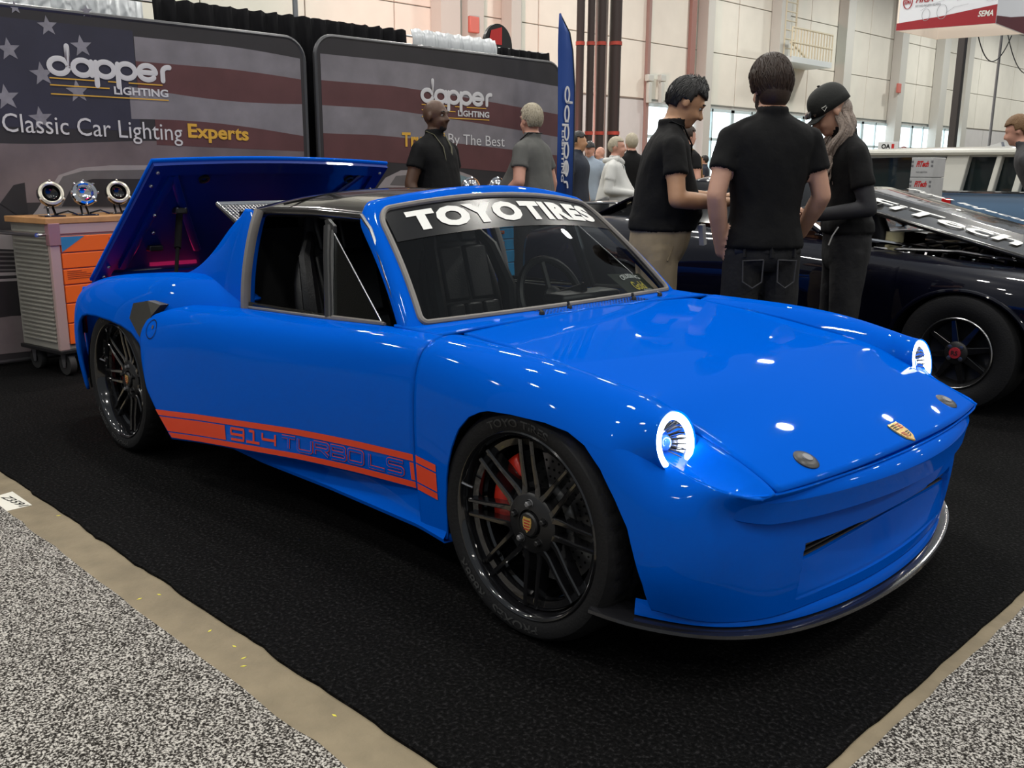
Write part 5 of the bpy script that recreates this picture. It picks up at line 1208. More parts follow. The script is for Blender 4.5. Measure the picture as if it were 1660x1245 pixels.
def build_people():
    HB = mat('hair_dark_brown', (.028, .014, .008), .5, bump=.12, bscale=120, var=.4, vscale=60); HK = mat('hair_black', (.012, .011, .011), .45, bump=.15, bscale=120); HG = mat('hair_silver', (.42, .37, .28), .6, bump=.5, bscale=100, var=.25, vscale=40); HL = mat('hair_ash_blonde', (.27, .215, .18), .5, bump=.7, bscale=140, var=.4, vscale=50)
    BRD = mat('beard_black', (.012, .009, .008), .8, bump=.4, bscale=200); BRB = mat('beard_brown', (.03, .017, .011), .8, bump=.4, bscale=200)
    # bald man by the backdrop
    person('bald man in a black polo and lanyard standing before the backdrop', (-1.58, 2.255, 0), math.radians(12), 1.755, SHB, DEN, SK_D, head_yaw=math.radians(6), head_pitch=0, belly=.05, build_=1.08, beard=BRD, extra=lanyard(mat('lanyard_camo', (.09, .085, .05), .6, var=.6, vscale=90)))
    # grey haired man turned away
    def greyx(root, W, hw, k, P):
        MB().tube([W(P(.06, .075, 1.47)), W(P(-.02, .085, 1.525)), W(P(-.075, .03, 1.525)), W(P(-.075, -.04, 1.525)), W(P(-.02, -.085, 1.52)), W(P(.06, -.075, 1.47))], .010*k, 6, sq=(.4, 1)).build('lanyard', SBLACK, root)
        p = Vector(W((.40, .20, .98))); MB().tube([p, p+Vector((-.08, -.09, .01))], .011, 10).build('marker_pen', WHITE, root); MB().tube([p+Vector((-.08, -.09, .01)), p+Vector((-.115, -.13, .014))], .0115, 10).build('marker_cap', mat('marker_yellow', (.75, .6, .05), .4), root)
    person('silver haired man in a grey tee turned away before the backdrop', (-1.42, 3.155, 0), math.radians(196), 1.756, SHG, DEN, SK_P, head_yaw=math.radians(-24), belly=.12, build_=1.12, lean=math.radians(2), hair=(HG, .010, h_crop, .004), extra=greyx,
           arms={'L': ((-.02, .27, 1.14), (.18, .22, .98), (.8, -.1, -.1), (0, -1, 0), .9)})
    # man in black polo and khakis looking down at his phone
    def leftx(root, W, hw, k, P):
        ph = MB().box(Vector(W((.47, .01, 1.135))), (.075, .012, .15), Matrix.Rotation(math.radians(46), 3, 'Z') @ Matrix.Rotation(math.radians(60), 3, 'Y')); ph.build('phone', SBLACK, root, bevel=.005)
        # sleeve mark: three stripes
        for j, h in enumerate((.012, .020, .028)):
            MB().prism([W((.035+.016*j, -.258, 1.255)), W((.047+.016*j, -.258, 1.255)), W((.036+.016*j, -.255, 1.255+h)), W((.026+.016*j, -.255, 1.255+h))], (.002, -.002, 0)).build('sleeve_mark', WHITE, root, smooth=False)
        lanyard(SBLACK)(root, W, hw, k, P)
        MB().box(Vector(W((.235, -.06, .93))), (.03, .03, .11), Matrix.Rotation(.2, 3, 'X')).build('badge_strap', WHITE, root, bevel=.003)
        for s in (-1, 1):   # trouser pocket welt
            MB().tube([W((.085, s*.150, .945)), W((.03, s*.186, .80))], .005, 6).build('pocket_welt', mat('khaki_dark', (.22, .17, .10), .9), root)  # welt in a darker khaki than the trousers
        sp = MB()
        for i in range(90):
            a, t = random.uniform(-.9, .9), random.uniform(0, 1); x = .062-.14*t; y = .05*a; z = 1.742+.012*(1-abs(a))-.028*(t-.35)**2*4-.016*max(0, .3-t)*3
            sp.tube([hw(x, y, z-.012), hw(x+.008, y+.004*a, z+.012+.014*random.random()), hw(x-.004, y+.006*a, z+.022+.014*random.random())], [.006*k, .004*k, .001*k], 5)
        tag(sp.build('hair_spikes', mat('hair_tipped', (.10, .10, .095), .5), root), kind='stuff')
    person('man in a black polo and khaki trousers looking down at a phone', (1.045, 1.585, 0), math.radians(47), 1.715, SHB, KHA, SK_T, hem=.955, head_pitch=math.radians(30), belly=.075, build_=1.05, lean=math.radians(4), hunch=.10, hair=(HK, .011, h_crop, .0015), extra=leftx,
           arms={'L': ((.06, .26, 1.13), (.34, .09, 1.12), (.9, -.35, .15), (0, 0, 1), .5), 'R': ((.05, -.27, 1.12), (.33, -.10, 1.10), (.9, .4, .15), (0, 0, 1), .5)})
    # man seen from behind
    def midx(root, W, hw, k, P):
        MB().ell(hw(-.032, 0, 1.592), (.074*k, .079*k, .088*k), 22, 14).build('hair_nape', HB, root)
        JS = mat('denim_stitch', (.05, .05, .055), .8)
        MB().tube([W((-.122+abs(y)**2*2.0, y, .866)) for y in np.linspace(-.16, .16, 20)], .012*k, 6, sq=(1.6, .4)).build('belt', SBLACK, root)
        for s in (-1, 1):
            q = [(-.124, s*.035, .825), (-.108, s*.13, .82), (-.106, s*.125, .72), (-.116, s*.08, .69), (-.122, s*.038, .72)]
            MB().tube([W(p) for p in q+[q[0]]], .004*k, 6).build('back_pocket', JS, root)
        for y in (-.12, 0, .12): MB().box(Vector(W((-.130+abs(y)**2*2.0, y, .862))), (.012, .016, .05)).build('belt_loop', DEN, root)
    person('bearded man seen from behind in a black shirt and black jeans', (1.668, 1.61, 0), math.radians(140), 1.755, SHB, DEN, SK_L, hem=.878, head_yaw=math.radians(12), head_pitch=math.radians(14), build_=1.04, chest=1.06, beard=BRB, hair=(HB, .021, h_full, .0022), extra=midx,
           arms={'L': ((-.07, .265, 1.12), (.03, .195, .85), None, (0, -1, 0), .3), 'R': ((-.02, -.265, 1.12), (.14, -.235, .93), (.5, .5, -.3), (0, 1, 0), .6)})
    # woman in cap
    def womx(root, W, hw, k, P):
        CP = mat('cap_black', (.010, .011, .010), .75, bump=.15, bscale=80); g = []
        for i in range(11):
            t = math.pi*.5*i/10
            g.append([hw(-.010+(.112*math.cos(a))*math.sin(t)**.8, .092*math.sin(a)*math.sin(t)**.8, 1.672+.098*math.cos(t)) for a in np.linspace(0, 2*math.pi, 40, endpoint=False)])
        g.append([hw(-.010+.113*math.cos(a), .093*math.sin(a), 1.636) for a in np.linspace(0, 2*math.pi, 40, endpoint=False)])
        cp = MB().grid(np.array(g).transpose(1, 0, 2), close_u=True).build('baseball_cap', CP, root, solid=.004)
        br = []
        for u in np.linspace(-1, 1, 14): br.append([hw(.085*math.sqrt(max(0, 1-(.8*u)**2))+.085*(1-.35*u*u)*v, .078*u*(1-.1*v), 1.640-.012*u*u-.012*v) for v in np.linspace(0, 1, 6)])
        MB().grid(np.array(br)).build('cap_brim', CP, cp, solid=.005); MB().ell(hw(-.010, 0, 1.772), (.009, .009, .006), 10, 6).build('cap_button', CP, cp)
        MB().tube([hw(.104, -.06, 1.672), hw(.06, -.088, 1.672), hw(0, -.100, 1.668)], .006*k, 6, sq=(1.8, .5)).build('sunglasses_arm', GBLACK, cp); MB().tube([hw(.112, .05, 1.672), hw(.122, 0, 1.674), hw(.112, -.05, 1.672)], .012*k, 8, sq=(1.6, .5)).build('sunglasses_lens', GBLACK, cp)
        for s in (1, -1): MB().tube([hw(.03, s*.099, 1.665), hw(.05, s*.094, 1.652), hw(.055, s*.092, 1.672), hw(.03, s*.099, 1.672)], .003*k, 6).build('cap_patch', mat('cap_patch_grey', (.45, .45, .42), .6), cp)
        st = []
        for i in range(60):
            s = 1 if i % 2 else -1; a = random.uniform(-.7, 1.0); p0 = hp0 = Vector((-.045+.05*a, s*(.052+.026*random.random()), 1.605-.03*random.random()))
            p0w = Vector(hw(*p0)); d0 = Vector(W(P(.02+.09*random.random(), s*(.055+.05*random.random()), 1.42))); d1 = Vector(W(P(.10+.05*random.random(), s*(.04+.06*random.random()), 1.22+.06*random.random())))
            wv = random.uniform(-.012, .012); md = (p0w+d0)/2+Vector(W((-.03, s*.03, 0)))-Vector(W((0, 0, 0)))
            path = [tuple(p0w), tuple(p0w+(md-p0w)*.3), tuple(md), tuple(d0+Vector((wv, -wv, .0))), tuple((d0+d1)/2+Vector((-wv, wv, 0))), tuple(d1)]
            f = nspl(np.arange(6), np.array([tuple(q) for q in path])); st.append(MB().tube([tuple(q) for q in f(np.linspace(0, 5, 22))], [.011*k]*14+[.011*k*(1-j/9) for j in range(8)], 6))
        H_ = MB()
        for q in st: H_.add(q.v, q.f)
        tag(H_.build('long_hair', HL, root), kind='stuff')
        MB().ell(hw(-.045, 0, 1.60), (.062*k, .070*k, .075*k), 20, 12).build('hair_back', HL, root)
        MB().tube([W((.10, .17, 1.0)), W((.12, .14, .95)), W((.13, .12, .90))], .004, 6).build('strap', WHITE, root)
    person('woman in a black cap with long ash blonde hair and black long sleeves', (1.74, 2.335, 0), math.radians(222), 1.68, SHB, DEN, SK_L, hem=.965, head_pitch=math.radians(34), head_yaw=0, lean=math.radians(4), build_=1.0, hunch=.15, sleeve=.60, longsleeve=mat('charcoal_sleeve', (.018, .018, .022), .7, bump=.1), extra=womx,
           arms={'L': ((-.03, .235, 1.10), (.22, .16, 1.06), (.9, -.3, 0), (0, 0, 1), .5), 'R': ((-.02, -.235, 1.10), (.22, -.16, 1.06), (.9, .3, 0), (0, 0, 1), .5)})
    # background visitors
    def spot(px, D, z=0.): d = _f+_r*(px-830)/FPX-_u*(280-622.5)/FPX; p = CAM+d*D; return (p[0], p[1], z)
    sit = {'L': ((.40, .12, .80), (.36, .13, .40)), 'R': ((.40, -.12, .80), (.36, -.13, .40))}
    def hoodx(root, W, hw, k, P):
        MB().tube([W(P(-.08, .07, 1.47)), W(P(-.13, 0, 1.47)), W(P(-.08, -.07, 1.47)), W(P(.03, -.085, 1.49)), W(P(.08, 0, 1.45)), W(P(.03, .085, 1.49))], .032, 10, closed=True).build('hood', WHH, root)
        lanyard(mat('lanyard_teal', (.06, .10, .11), .6))(root, W, hw, k, P); p = Vector(W((.44, .0, 1.10))); MB().box(p, (.10, .03, .02), Matrix.Rotation(.8, 3, 'Z')).build('white_gadget', WHITE, root, bevel=.004)
    person('older man in a white hoodie seen behind the blue car', spot(990, 10.3), math.radians(30), 1.60, WHH, DEN, SK_P, hair=(HG, .006, h_crop, .002), voxel=.012, longsleeve=WHH, belly=.12, build_=1.15, lean=math.radians(6), extra=hoodx,
           arms={'L': ((.02, .28, 1.12), (.30, .14, 1.08), (.9, -.4, 0), (0, 0, 1), .8), 'R': ((.02, -.28, 1.12), (.32, -.10, 1.08), (.9, .4, 0), (0, 0, 1), .8)})
    cx = spot(984, 9.6); ch = thing('folding_chair', 'black padded chair in front of the man in the white hoodie', 'chair', cx)
    M_ = Matrix.Translation(cx) @ Matrix.Rotation(math.radians(30), 4, 'Z'); g = []
    for y in np.linspace(-.24, .24, 12): g.append([M_ @ Vector((-.02-.25*(y/.3)**2, y, z)) for z in (.55, .75, .90, .97-.25*(abs(y)/.3)**3)])
    MB().grid(np.array([[tuple(p) for p in r] for r in g])).build('backrest', SBLACK, ch, solid=.05); MB().box(M_ @ Vector((-.25, 0, .47)), (.46, .46, .08), M_.to_3x3()).build('seat', SBLACK, ch, bevel=.02)
    for x in (-.05, -.44):
        for y in (-.2, .2): MB().tube([M_ @ Vector((x, y, .45)), M_ @ Vector((x, y, 0))], .015, 8).build('leg', STEEL, ch)
    crowd = [('dark haired man in a navy shirt close to the blue flag', 937, 11.5, 20, 1.70, NAVY, DEN, SK_T, HK), ('smiling man in a dark cap and pale shirt behind the flag', 955, 14.0, -60, 1.66, BLUS, DEN, SK_P, None), ('bald visitor in a pale blue shirt beyond the hoodie', 972, 17, -100, 1.66, BLUS, DEN, SK_P, None),
             ('man in a black jacket facing away behind the white hoodie', 1022, 12.5, 150, 1.72, SHB, DEN, SK_P, HG), ('short visitor with dark glasses far behind the hoodie', 1011, 25, -60, 1.66, NAVY, DEN, SK_L, HB), ('man in a black jacket with a tan backpack behind the phone user', 1112, 11.0, 70, 1.76, SHB, DEN, SK_P, HB), ('visitor far away between the two men in black', 1141, 22, 200, 1.6, NAVY, DEN, SK_L, HK)]
    for lb, px, D, yw, h_, shm, pm, sk, hr in crowd:
        def ex(root, W, hw, k, P, lb=lb):
            if 'cap' in lb:
                g = [[hw(-.006+.104*math.cos(a)*math.sin(t), .084*math.sin(a)*math.sin(t), 1.66+.10*math.cos(t)) for a in np.linspace(0, 2*math.pi, 24, endpoint=False)] for t in np.linspace(0, math.pi/2, 7)]
                MB().grid(np.array(g).transpose(1, 0, 2), close_u=True).build('cap', SBLACK, root); MB().prism([hw(.08, .06, 1.66), hw(.16, .03, 1.65), hw(.16, -.03, 1.65), hw(.08, -.06, 1.66)], (0, 0, .008)).build('cap_brim', SBLACK, root)
            if 'glasses' in lb:
                for s in (-1, 1): MB().ell(hw(.098, s*.032, 1.633), (.014, .022, .016), 10, 6).build('glasses_lens', GBLACK, root)
            if 'backpack' in lb:
                bp_ = MB(); bp_.ell(W((-.24, 0, 1.18)), (.17, .19, .27), 20, 14); o = bp_.build('backpack', mat('tan_backpack', (.30, .17, .06), .8, bump=.4, bscale=20, var=.2), root)
                for s in (-1, 1): MB().tube([W((-.15, s*.12, 1.42)), W((-.03, s*.13, 1.475)), W((.10, s*.13, 1.38)), W((.12, s*.14, 1.15))], .02, 8).build('shoulder_strap', mat('tan_strap', (.24, .14, .05), .8), root)
        person(lb, spot(px, D), math.radians(yw), h_, shm, pm, sk, hair=(hr, .010, h_short, .003) if hr else None, voxel=.016, extra=ex, hands=False, build_=1.08)
    # man bending towards the wagon at the right edge
    q = at(1672, 300, 'y', 6.1); person('man in a dark grey shirt bending towards the wagon window', (q[0]+.18, 6.1, 0), math.radians(190), 1.70, mat('dark_grey_shirt', (.05, .05, .055), .8, bump=.2), DEN, SK_P, hair=(mat('hair_light_brown', (.16, .085, .035), .6, bump=.5, bscale=100), .012, h_crop, .003), voxel=.012, lean=math.radians(26), head_pitch=math.radians(18), build_=1.05)
# ================================================================== other vehicles and booth items
def build_black_car():
    Y0 = 3.43; car = thing('classic_coupe', 'glossy black classic coupe with its hood raised behind the people', 'car', (1.1, Y0, 0))
    PT = mat('deep_black_blue_paint', (.0012, .0015, .007), .35, 0, .9, spec=.1)
    def sx(x, pts): return [(x, y, z) for y, z in pts]
    B = [(-1.05, sx(-1.05, [(.45, .80), (.60, .79), (.70, .76), (.74, .68), (.75, .55), (.74, .40), (.70, .28)])), (-.6, sx(-.6, [(.50, .90), (.66, .87), (.755, .80), (.80, .70), (.815, .58), (.81, .42), (.78, .22)])),
         (0, sx(0, [(.58, .92), (.70, .88), (.79, .80), (.835, .71), (.85, .60), (.845, .43), (.81, .20)])), (.6, sx(.6, [(.62, .88), (.72, .84), (.775, .78), (.80, .69), (.81, .58), (.805, .42), (.77, .20)])),
         (1.25, sx(1.25, [(.60, .85), (.70, .82), (.765, .765), (.795, .69), (.805, .58), (.80, .42), (.77, .20)])), (1.8, sx(1.8, [(.58, .80), (.68, .785), (.76, .745), (.80, .68), (.812, .58), (.805, .42), (.78, .20)])),
         (2.27, sx(2.27, [(.56, .765), (.67, .757), (.765, .735), (.825, .68), (.848, .60), (.845, .43), (.80, .20)])), (2.65, sx(2.65, [(.54, .735), (.65, .725), (.74, .70), (.80, .645), (.82, .56), (.815, .42), (.77, .22)])), (3.02, sx(3.02, [(.45, .68), (.55, .67), (.64, .65), (.69, .61), (.71, .54), (.70, .42), (.66, .26)]))]
    L = Loft([a for a, _ in B], [p for _, p in B])
    def arch(P):
        z = np.full(len(P), .20)
        for xc in (2.27, -.03):
            d = P[:, 0]-xc; m = np.abs(d) < .372; z = np.where(m, np.maximum(z, .30+np.sqrt(np.maximum(0, .372**2-d**2))*.90), z)
        return z
    us = np.linspace(-1.05, 3.02, 150); us = sorted(set(list(us)+[2.27-.371, 2.27+.371, -.03-.371, -.03+.371, 2.27-.365, 2.27+.365]))
    G = L.patch(us, 0, 6, 40, arch)
    for s in (-1, 1):
        g = G.copy(); g[..., 1] = Y0+s*g[..., 1]; MB().grid(g).build('body_side', PT, car, solid=.012, angle=50)
        for xc in (2.27, -.03):
            lip = [(xc+.374*math.cos(a), Y0+s*(.852 if xc > 1 else .852), .30+.338*math.sin(a)) for a in np.linspace(math.radians(-12), math.radians(192), 30)]
            MB().tube(lip, .012, 8).build('arch_lip', PT, car); MB().grid(np.array([[(xc+.37*math.cos(a), Y0+s*y, .30+.335*math.sin(a)) for y in (.83, .5)] for a in np.linspace(math.radians(-12), math.radians(192), 30)])).build('wheel_arch_liner', MBLACK, car)
    MB().box((1.0, Y0, .32), (3.6, 1.3, .2)).build('underbody_filler', MBLACK, car, smooth=False)
    for x, d in ((3.02, .02), (-1.05, -.02)): MB().grid(np.array([[(x+d*(1-(y/.66)**2)*2, Y0+y, z) for z in np.linspace(.26, .69 if x > 0 else .79, 6)] for y in np.linspace(-.66, .66, 14)])).build('nose_panel' if x > 0 else 'tail_panel', PT, car)
    # greenhouse
    def prof(y, top): return None
    ws_b, ws_t = 1.30, .78
    gh = []
    sec = [(1.32, .60, .60, .90), (.80, .60, .50, 1.20), (.30, .60, .50, 1.225), (-.45, .58, .47, 1.06), (-1.0, .48, .42, .82)]
    RB = []
    for t in np.linspace(0, 1, 30):
        x = .80-1.75*t; z = np.interp(t, [0, .25, .6, 1], [1.19, 1.225, 1.10, .83]); hw_ = np.interp(t, [0, .3, 1], [.49, .50, .42]); RB.append([(x, Y0+hw_*u, z-.05*abs(u)**3) for u in np.linspace(-1, 1, 16)])
    MB().grid(np.array(RB)).build('roof', PT, car, solid=.02)
    for s in (-1, 1):
        MB().tube([(1.33, Y0+s*.60, .885), (1.05, Y0+s*.55, 1.04), (.78, Y0+s*.49, 1.18)], .022, 8).build('windscreen_pillar', CHROME if s > 0 else PT, car)
        MB().prism([(1.28, Y0+s*.60, .89), (.80, Y0+s*.50, 1.165), (.25, Y0+s*.50, 1.165), (-.35, Y0+s*.57, .92)], (0, .004, 0)).build('side_window', mat('dark_glass', (.004, .004, .005), .05, 0, 1), car, smooth=False)
        dm = MB(); dm.box((1.08, Y0+s*.86, .93), (.10, .14, .09)); dm.build('door_mirror', PT, car, bevel=.03)
        MB().box((.25, Y0+s*.815, .70), (.14, .02, .025)).build('door_handle', CHROME, car, bevel=.006)
        for x in (1.26, .12): MB().tube([(x, Y0-.0+s*(.806), .72), (x, Y0+s*.812, .58), (x, Y0+s*.80, .40), (x, Y0+s*.775, .24)], .0035, 5).build('door_gap', MBLACK, car)
    wsg = np.array([[(1.33+.08*(1-u*u)-.53*v, Y0+u*(.59-.10*v), .885+.30*v) for v in np.linspace(0, 1, 6)] for u in np.linspace(-1, 1, 14)]); MB().grid(wsg).build('windscreen', GLASS, car)
    MB().box((.75, Y0, .80), (1.0, 1.1, .04)).build('interior_shelf', mat('saddle_tan', (.24, .10, .05), .6), car, bevel=.01)
    ds = MB(); ds.box((1.18, Y0, .86), (.22, 1.1, .12)); ds.build('dashboard', mat('saddle_tan', (.24, .10, .05), .6), car, bevel=.03)
    for s in (-1, 1):
        st = MB(); st.box((.45, Y0+s*.28, .85), (.14, .42, .5), Matrix.Rotation(-.2, 3, 'Y')); st.build('seat_back', mat('saddle_tan', (.24, .10, .05), .6), car, bevel=.05)
    MB().tube([(-.95, Y0-.55, .84), (-1.02, Y0-.3, .98), (-1.0, Y0+.3, .98), (-.95, Y0+.55, .84)], .03, 8, sq=(.4, 1.6)).build('tail_spoiler', PT, car)
    # cowl and engine bay
    MB().grid(np.array([[(1.30+.25*t, Y0+u*.62, .895-.02*t-.02*u*u) for t in np.linspace(0, 1, 6)] for u in np.linspace(-1, 1, 12)])).build('cowl_panel', PT, car, solid=.01)
    MB().box((2.2, Y0, .55), (1.5, 1.15, .05)).build('engine_bay_floor', MBLACK, car, smooth=False)
    eb = MB(); eb.box((2.0, Y0, .68), (.62, .34, .22)); eb.build('engine_block', GBLACK, car, bevel=.02)
    for k in range(6): MB().tube([(1.76+.1*k, Y0-.14, .80), (1.76+.1*k, Y0-.28, .80), (1.76+.1*k, Y0-.36, .70)], .022, 8).build('intake_runner', STEEL, car)
    MB().tube([(1.72, Y0+.02, .83), (2.30, Y0+.02, .83)], .045, 10).build('cam_cover', CHROME, car); MB().tube([(1.60, Y0-.62, .86), (1.95, Y0-.35, .80), (2.35, Y0-.50, .77)], .014, 8).build('strut_brace', CHROME, car); MB().tube([(1.62, Y0-.50, .80), (2.1, Y0-.48, .81), (2.6, Y0-.45, .76)], .011, 8).build('fuel_rail', STEEL, car)
    MB().lathe([(0, .09), (.06, .085), (.075, .05), (.07, 0)], 24, (2.58, Y0-.52, .74), 'z').build('strut_tower_cap', CHROME, car); MB().lathe([(0, .12), (.05, .12), (.05, 0)], 20, (1.72, Y0-.46, .78), 'z').build('fluid_bottle', mat('bottle_cream', (.55, .5, .3), .5), car)
    MB().tube([(1.66, Y0-.42, .80), (1.60, Y0-.44, .95), (1.58, Y0-.45, 1.05)], .05, 10).build('hood_support_boot', SBLACK, car)
    for k in range(26):
        MB().ell((1.7+.9*random.random(), Y0-.55+.5*random.random(), .77+.05*random.random()), (.012, .012, .010), 8, 6).build('engine_bolt', CHROME, car)
    # raised hood hinged at the nose
    a = np.array([2.95, 0, .70]); b_ = np.array([1.36, 0, 1.09]); 
    HM = mat('carbon_hood', (.016, .015, .014), .22, 0, 1., var=.3, vscale=60)
    def hd(t, u, off=0.): p = a+(b_-a)*t; return (p[0]-.05*u*u*(1-t), Y0+u*(.53+.08*t), p[2]+.035*(1-u*u)+off+(.022 if abs(u) < .42 and t > .15 else 0))
    hood = MB().grid(np.array([[hd(t, u) for t in np.linspace(0, 1, 24)] for u in np.linspace(-1, 1, 41)])).build('raised_hood', HM, car, solid=.02)
    for u0, s_ in ((-.78, 'HOLLEY EFI'), (.10, 'FUEL INJECTION')):
        V, F, _a = text2d('FiTech' if u0 < 0 else 'Fuel Injection', 1, .02)
        bm = bmesh.new(); vv = [bm.verts.new((p[0], p[1], 0)) for p in V]
        for f in F:
            try: bm.faces.new([vv[i] for i in f])
            except Exception: pass
        bmesh.ops.triangulate(bm, faces=bm.faces); bm.verts.index_update(); V2 = [(p.co.x, p.co.y) for p in bm.verts]; F2 = [tuple(q.index for q in f.verts) for f in bm.faces]; bm.free()
        decal('hood_lettering', V2, F2, lambda p, q: hd(.90-.55*p, u0+.30*q, .008 if u0 < 0 else .03), WHITE, hood)
    # wheels
    for xc, s in ((2.27, -1), (-.03, -1), (2.27, 1), (-.03, 1)):
        w = bpy.data.objects.new('wheel', None); COL.objects.link(w); w.parent = car; w.matrix_parent_inverse = root_inv(car); w.matrix_basis = Matrix.Translation((xc, Y0+s*.855, .312)) @ Matrix.Rotation(0 if s < 0 else math.pi, 4, 'Z')
        def put(o): o.parent = w; return o
        put(MB().lathe([(.180, .01), (.215, -.012), (.262, -.018), (.298, -.006), (.308, .02), (.312, .05), (.312, .19), (.30, .22), (.180, .23)], 64).build('tyre', RUBBER, None))
        put(MB().lathe([(.188, .012), (.188, -.006), (.181, -.01), (.174, .0), (.168, .05), (.16, .08), (.06, .10), (0, .10)], 64).build('rim', SBLACK, None)); put(MB().lathe([(.1885, -.007), (.1845, -.011), (.180, -.008)], 64).build('rim_edge', STEEL, None))
        for k in range(8):
            aa = math.radians(45*k+12); c_, s_ = math.cos(aa), math.sin(aa); m = MB()
            def q(r, t, y): return (r*c_-t*s_, y, r*s_+t*c_)
            m.hexa([q(.05, -.020, .06), q(.05, .020, .06), q(.05, .020, .02), q(.05, -.020, .02), q(.172, -.013, .06), q(.172, .013, .06), q(.172, .013, .028), q(.172, -.013, .028)]); put(m.build('spoke', GBLACK, None, smooth=False, bevel=.004))
        put(MB().lathe([(.06, .06), (.06, .012), (.05, .004), (.0, .002)], 32).build('hub', SBLACK, None)); cp = put(MB().lathe([(.03, .004), (.029, -.006), (0, -.008)], 24).build('centre_cap', mat('cap_red', (.32, .02, .03), .4), None))
        V, F, _a = text2d('RS', 1, .03); o = decal('cap_lettering', V, F, lambda p, r_: (-.017+.034*p, -.0085, -.012+.024*r_), SBLACK, None); o.parent = cp
        for k in range(4): aa = math.radians(90*k+45); put(MB().lathe([(.012, .02), (.012, -.004), (0, -.006)], 8, (.042*math.cos(aa), .004, .042*math.sin(aa))).build('lug_nut', STEEL, None))
def build_wagon():
    Y = 7.4; t = thing('wagon', 'blue grey station wagon with a white roof behind the black coupe', 'car', (.2, Y+.85, 0)); BL = mat('wagon_blue_grey', (.10, .18, .30), .25, 0, .8); WR = mat('wagon_white', (.62, .61, .55), .3, 0, .8); DG = mat('wagon_glass', (.02, .03, .03), .04, 0, 1)
    g = []
    for x in np.linspace(-2.2, 2.6, 24): g.append([(x, Y+.05, 1.06), (x, Y+.015, 1.04), (x, Y, .98), (x, Y-.02, .86), (x, Y-.02, .6), (x, Y+.02, .34), (x, Y+.1, .28)])
    MB().grid(np.array(g)).build('body_side', BL, t); MB().box((.2, Y+.85, .68), (4.7, 1.5, .74)).build('body_core', BL, t, bevel=.06)
    MB().tube([(-2.2, Y-.012, 1.045), (2.6, Y-.012, 1.045)], .016, 6).build('belt_chrome', CHROME, t)
    MB().grid(np.array([[(x, Y+.85+u*.72, 1.50-.05*abs(u)**4-.012*(x-.2)**2) for u in np.linspace(-1, 1, 12)] for x in np.linspace(-2.0, 1.75, 20)])).build('roof', WR, t, solid=.06)
    MB().tube([(-2.0, Y+.10, 1.44), (1.7, Y+.10, 1.43)], .03, 8).build('roof_gutter', WR, t)
    MB().box((-.1, Y+.22, 1.25), (3.9, .02, .42)).build('side_glass', DG, t, smooth=False)
    xa = at(1537, 300, 'y', Y)[0]; xb = at(1604, 300, 'y', Y)[0]; xc = at(1645, 300, 'y', Y)[0]
    for x, w_ in ((xa, .22), (xb, .05), (xc, .06), (-1.4, .2)): MB().hexa([(x-w_/2-.02, Y+.06, 1.04), (x+w_/2-.02, Y+.06, 1.04), (x+w_/2-.02, Y+.16, 1.04), (x-w_/2-.02, Y+.16, 1.04), (x-w_/2+.03, Y+.12, 1.45), (x+w_/2+.03, Y+.12, 1.45), (x+w_/2+.03, Y+.22, 1.45), (x-w_/2+.03, Y+.22, 1.45)]).build('roof_pillar', WR, t, smooth=False, bevel=.01)
    q = at(1435, 321, 'y', Y-.03); MB().box(q, (.16, .04, .035)).build('door_handle', CHROME, t, bevel=.01); q = at(1533, 331, 'y', Y-.03); MB().box(q, (.09, .03, .12)).build('side_lamp', mat('lamp_red', (.45, .01, .01), .2), t, bevel=.01)
    for x in (-1.2, 1.7):
        w = MB().lathe([(.18, -.02), (.22, -.03), (.31, -.02), (.325, .02), (.325, .18), (.3, .2)], 36, (x, Y-.02, .325)).build('wheel', RUBBER, t); MB().lathe([(.0, -.02), (.16, -.03), (.2, -.01)], 28, (x, Y-.02, .325)).build('hub_cap', CHROME, w)
    # raised blue hood of the vehicle behind
    q0, q1, q2, q3 = [np.array(at(*p, 'y', 10.2)) for p in ((1566, 257), (1582, 243), (1690, 233), (1700, 275))]
    rt = thing('parked_car', 'dark blue car with raised hood beyond the wagon', 'car', (q1[0]+.5, 10.6, 0)); HB_ = mat('far_blue_paint', (.035, .085, .19), .25, 0, .8)
    MB().prism([tuple(q0), tuple(q1), tuple(q2), tuple(q3)], (0, .9, .12)).build('raised_hood', HB_, rt, bevel=.02); MB().box((q1[0]+1.2, 10.9, .62), (3.4, 1.5, .7)).build('body', HB_, rt, bevel=.12)
    for x in (.2, 2.2): MB().lathe([(0, -.02), (.2, -.03), (.31, 0), (.31, .2), (0, .2)], 28, (q1[0]+x, 10.1, .31)).build('wheel', RUBBER, rt)
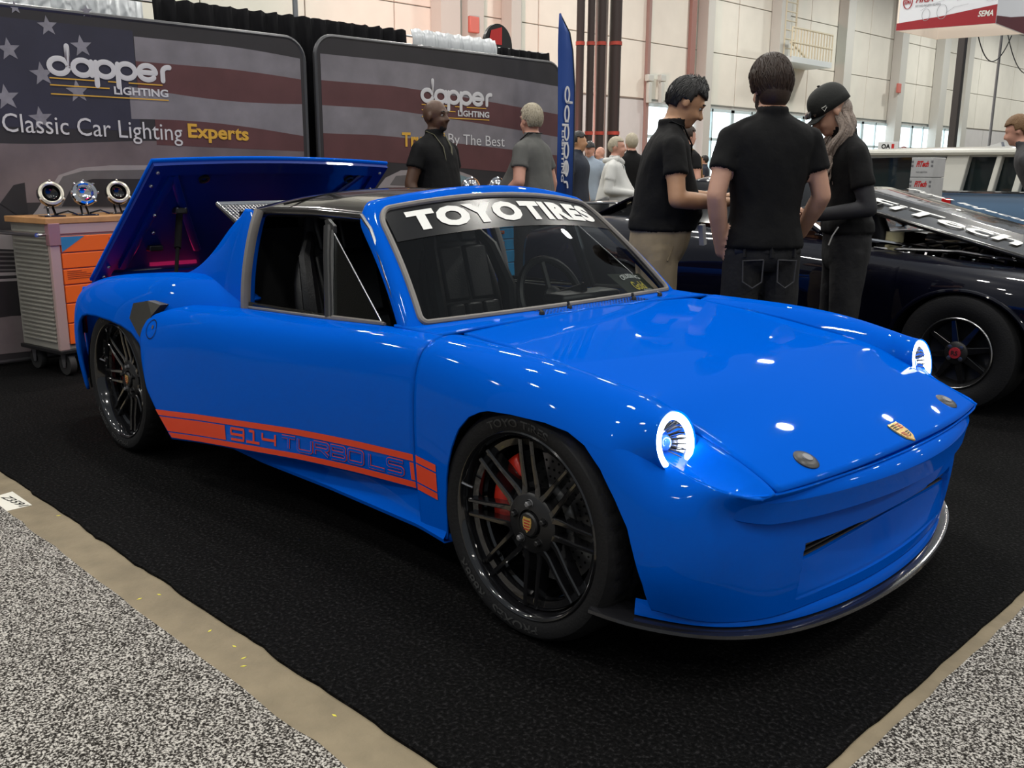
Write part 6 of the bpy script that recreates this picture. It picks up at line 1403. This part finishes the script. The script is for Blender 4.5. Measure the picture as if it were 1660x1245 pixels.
def build_boxes():
    BX = mat('carton_grey', (.50, .50, .50), .7, var=.12, vscale=12); RD = mat('carton_red', (.55, .02, .02), .5); GY = mat('carton_print', (.18, .18, .19), .6)
    a, b = at(1474, 300, 'y', 5.3), at(1510, 300, 'y', 5.3); w_ = b[0]-a[0]; xc = (a[0]+b[0])/2; z = at(1490, 255, 'y', 5.3)[2]; h = .158
    ords = ('topmost', 'second from the top', 'third from the top', 'fourth from the top', 'fifth from the top', 'sixth from the top', 'lowest but one', 'lowest'); n = 8
    for k in range(n):
        z1 = z-h*k; r = thing('carton', 'grey printed carton with red lettering, %s of the stack' % ords[k], 'box', (xc, 5.42, z1-h), 'stacked cartons by the wagon')
        jx = random.uniform(-.006, .006)
        MB().box((xc+jx, 5.42, z1-h/2), (w_, .24, h-.003)).build('carton_body', BX, r, smooth=False, bevel=.004)
        V, F, _a = text2d('FiTech', 1, .05); decal('carton_lettering', V, F, lambda p, q: (xc+jx-w_*.27+w_*.54*p+.01*q, 5.2985, z1-h*.48+h*.30*q), RD, r)
        V, F, _a = text2d('FUEL INJECTION', 1, .02); decal('carton_small_print', V, F, lambda p, q: (xc+jx-w_*.25+w_*.5*p, 5.2985, z1-h*.80+h*.10*q), GY, r)
        for q in (-.44, .44):
            for zz in (.22, .42): MB().box((xc+jx+q*w_, 5.299, z1-h*zz), (.016, .004, .018)).build('print_spot', GY, r, smooth=False)
    zl = z-h*n
    if zl > .02:
        st = thing('display_stand', 'dark stand under the stacked cartons', 'stand', (xc, 5.42, 0)); MB().box((xc, 5.42, zl-.015), (w_+.3, .5, .03)).build('top', SBLACK, st, bevel=.006); MB().box((xc, 5.42, (zl-.03)/2), (w_+.2, .4, zl-.03)).build('pedestal', SBLACK, st, bevel=.01)
    q = at(1440, 238, 'y', 13.0); sg = tag(MB().box((q[0], 13, q[2]), (.34, .03, .16)).build('booth_sign', mat('sign_white', (.7, .72, .74), .5), smooth=False, bevel=.004), 'small white sign with black and red lettering above the wagon roof', 'sign')
    MB().tube([(q[0], 13.02, q[2]-.06), (q[0], 13.02, 0)], .02, 8).build('sign_post', GREY, sg)
    V, F, _a = text2d('QA', 1, .04); decal('sign_lettering', V, F, lambda p, r_: (q[0]-.11+.15*p, 12.983, q[2]-.045+.09*r_), SBLACK, sg); V, F, _a = text2d('1', 1, .05); decal('sign_lettering', V, F, lambda p, r_: (q[0]+.06+.045*p, 12.983, q[2]-.045+.09*r_), RD, sg)
    q = at(1464, 248, 'y', 14.0); person('visitor in a dusty rose cap beyond the wagon roof', (q[0], 14.0, 0), math.radians(135), q[2]+.10, NAVY, DEN, SK_L, voxel=.018, hands=False, hair=(mat('cap_rose', (.20, .09, .09), .7), .012, lambda x, y, z: z > -.02, .0))
build_ground(); build_lamps(); build_hall(); build_backdrop(); build_carts()
car, LS = build_blue_car()
build_wheel(car, 2.45, .815, -1, .235, .012); build_wheel(car, 0, .893, -1, .275, .032)
build_wheel(car, 2.45, .815, 1, .235, .012); build_wheel(car, 0, .893, 1, .275, .032)
build_black_car(); build_wagon(); build_people(); build_boxes()
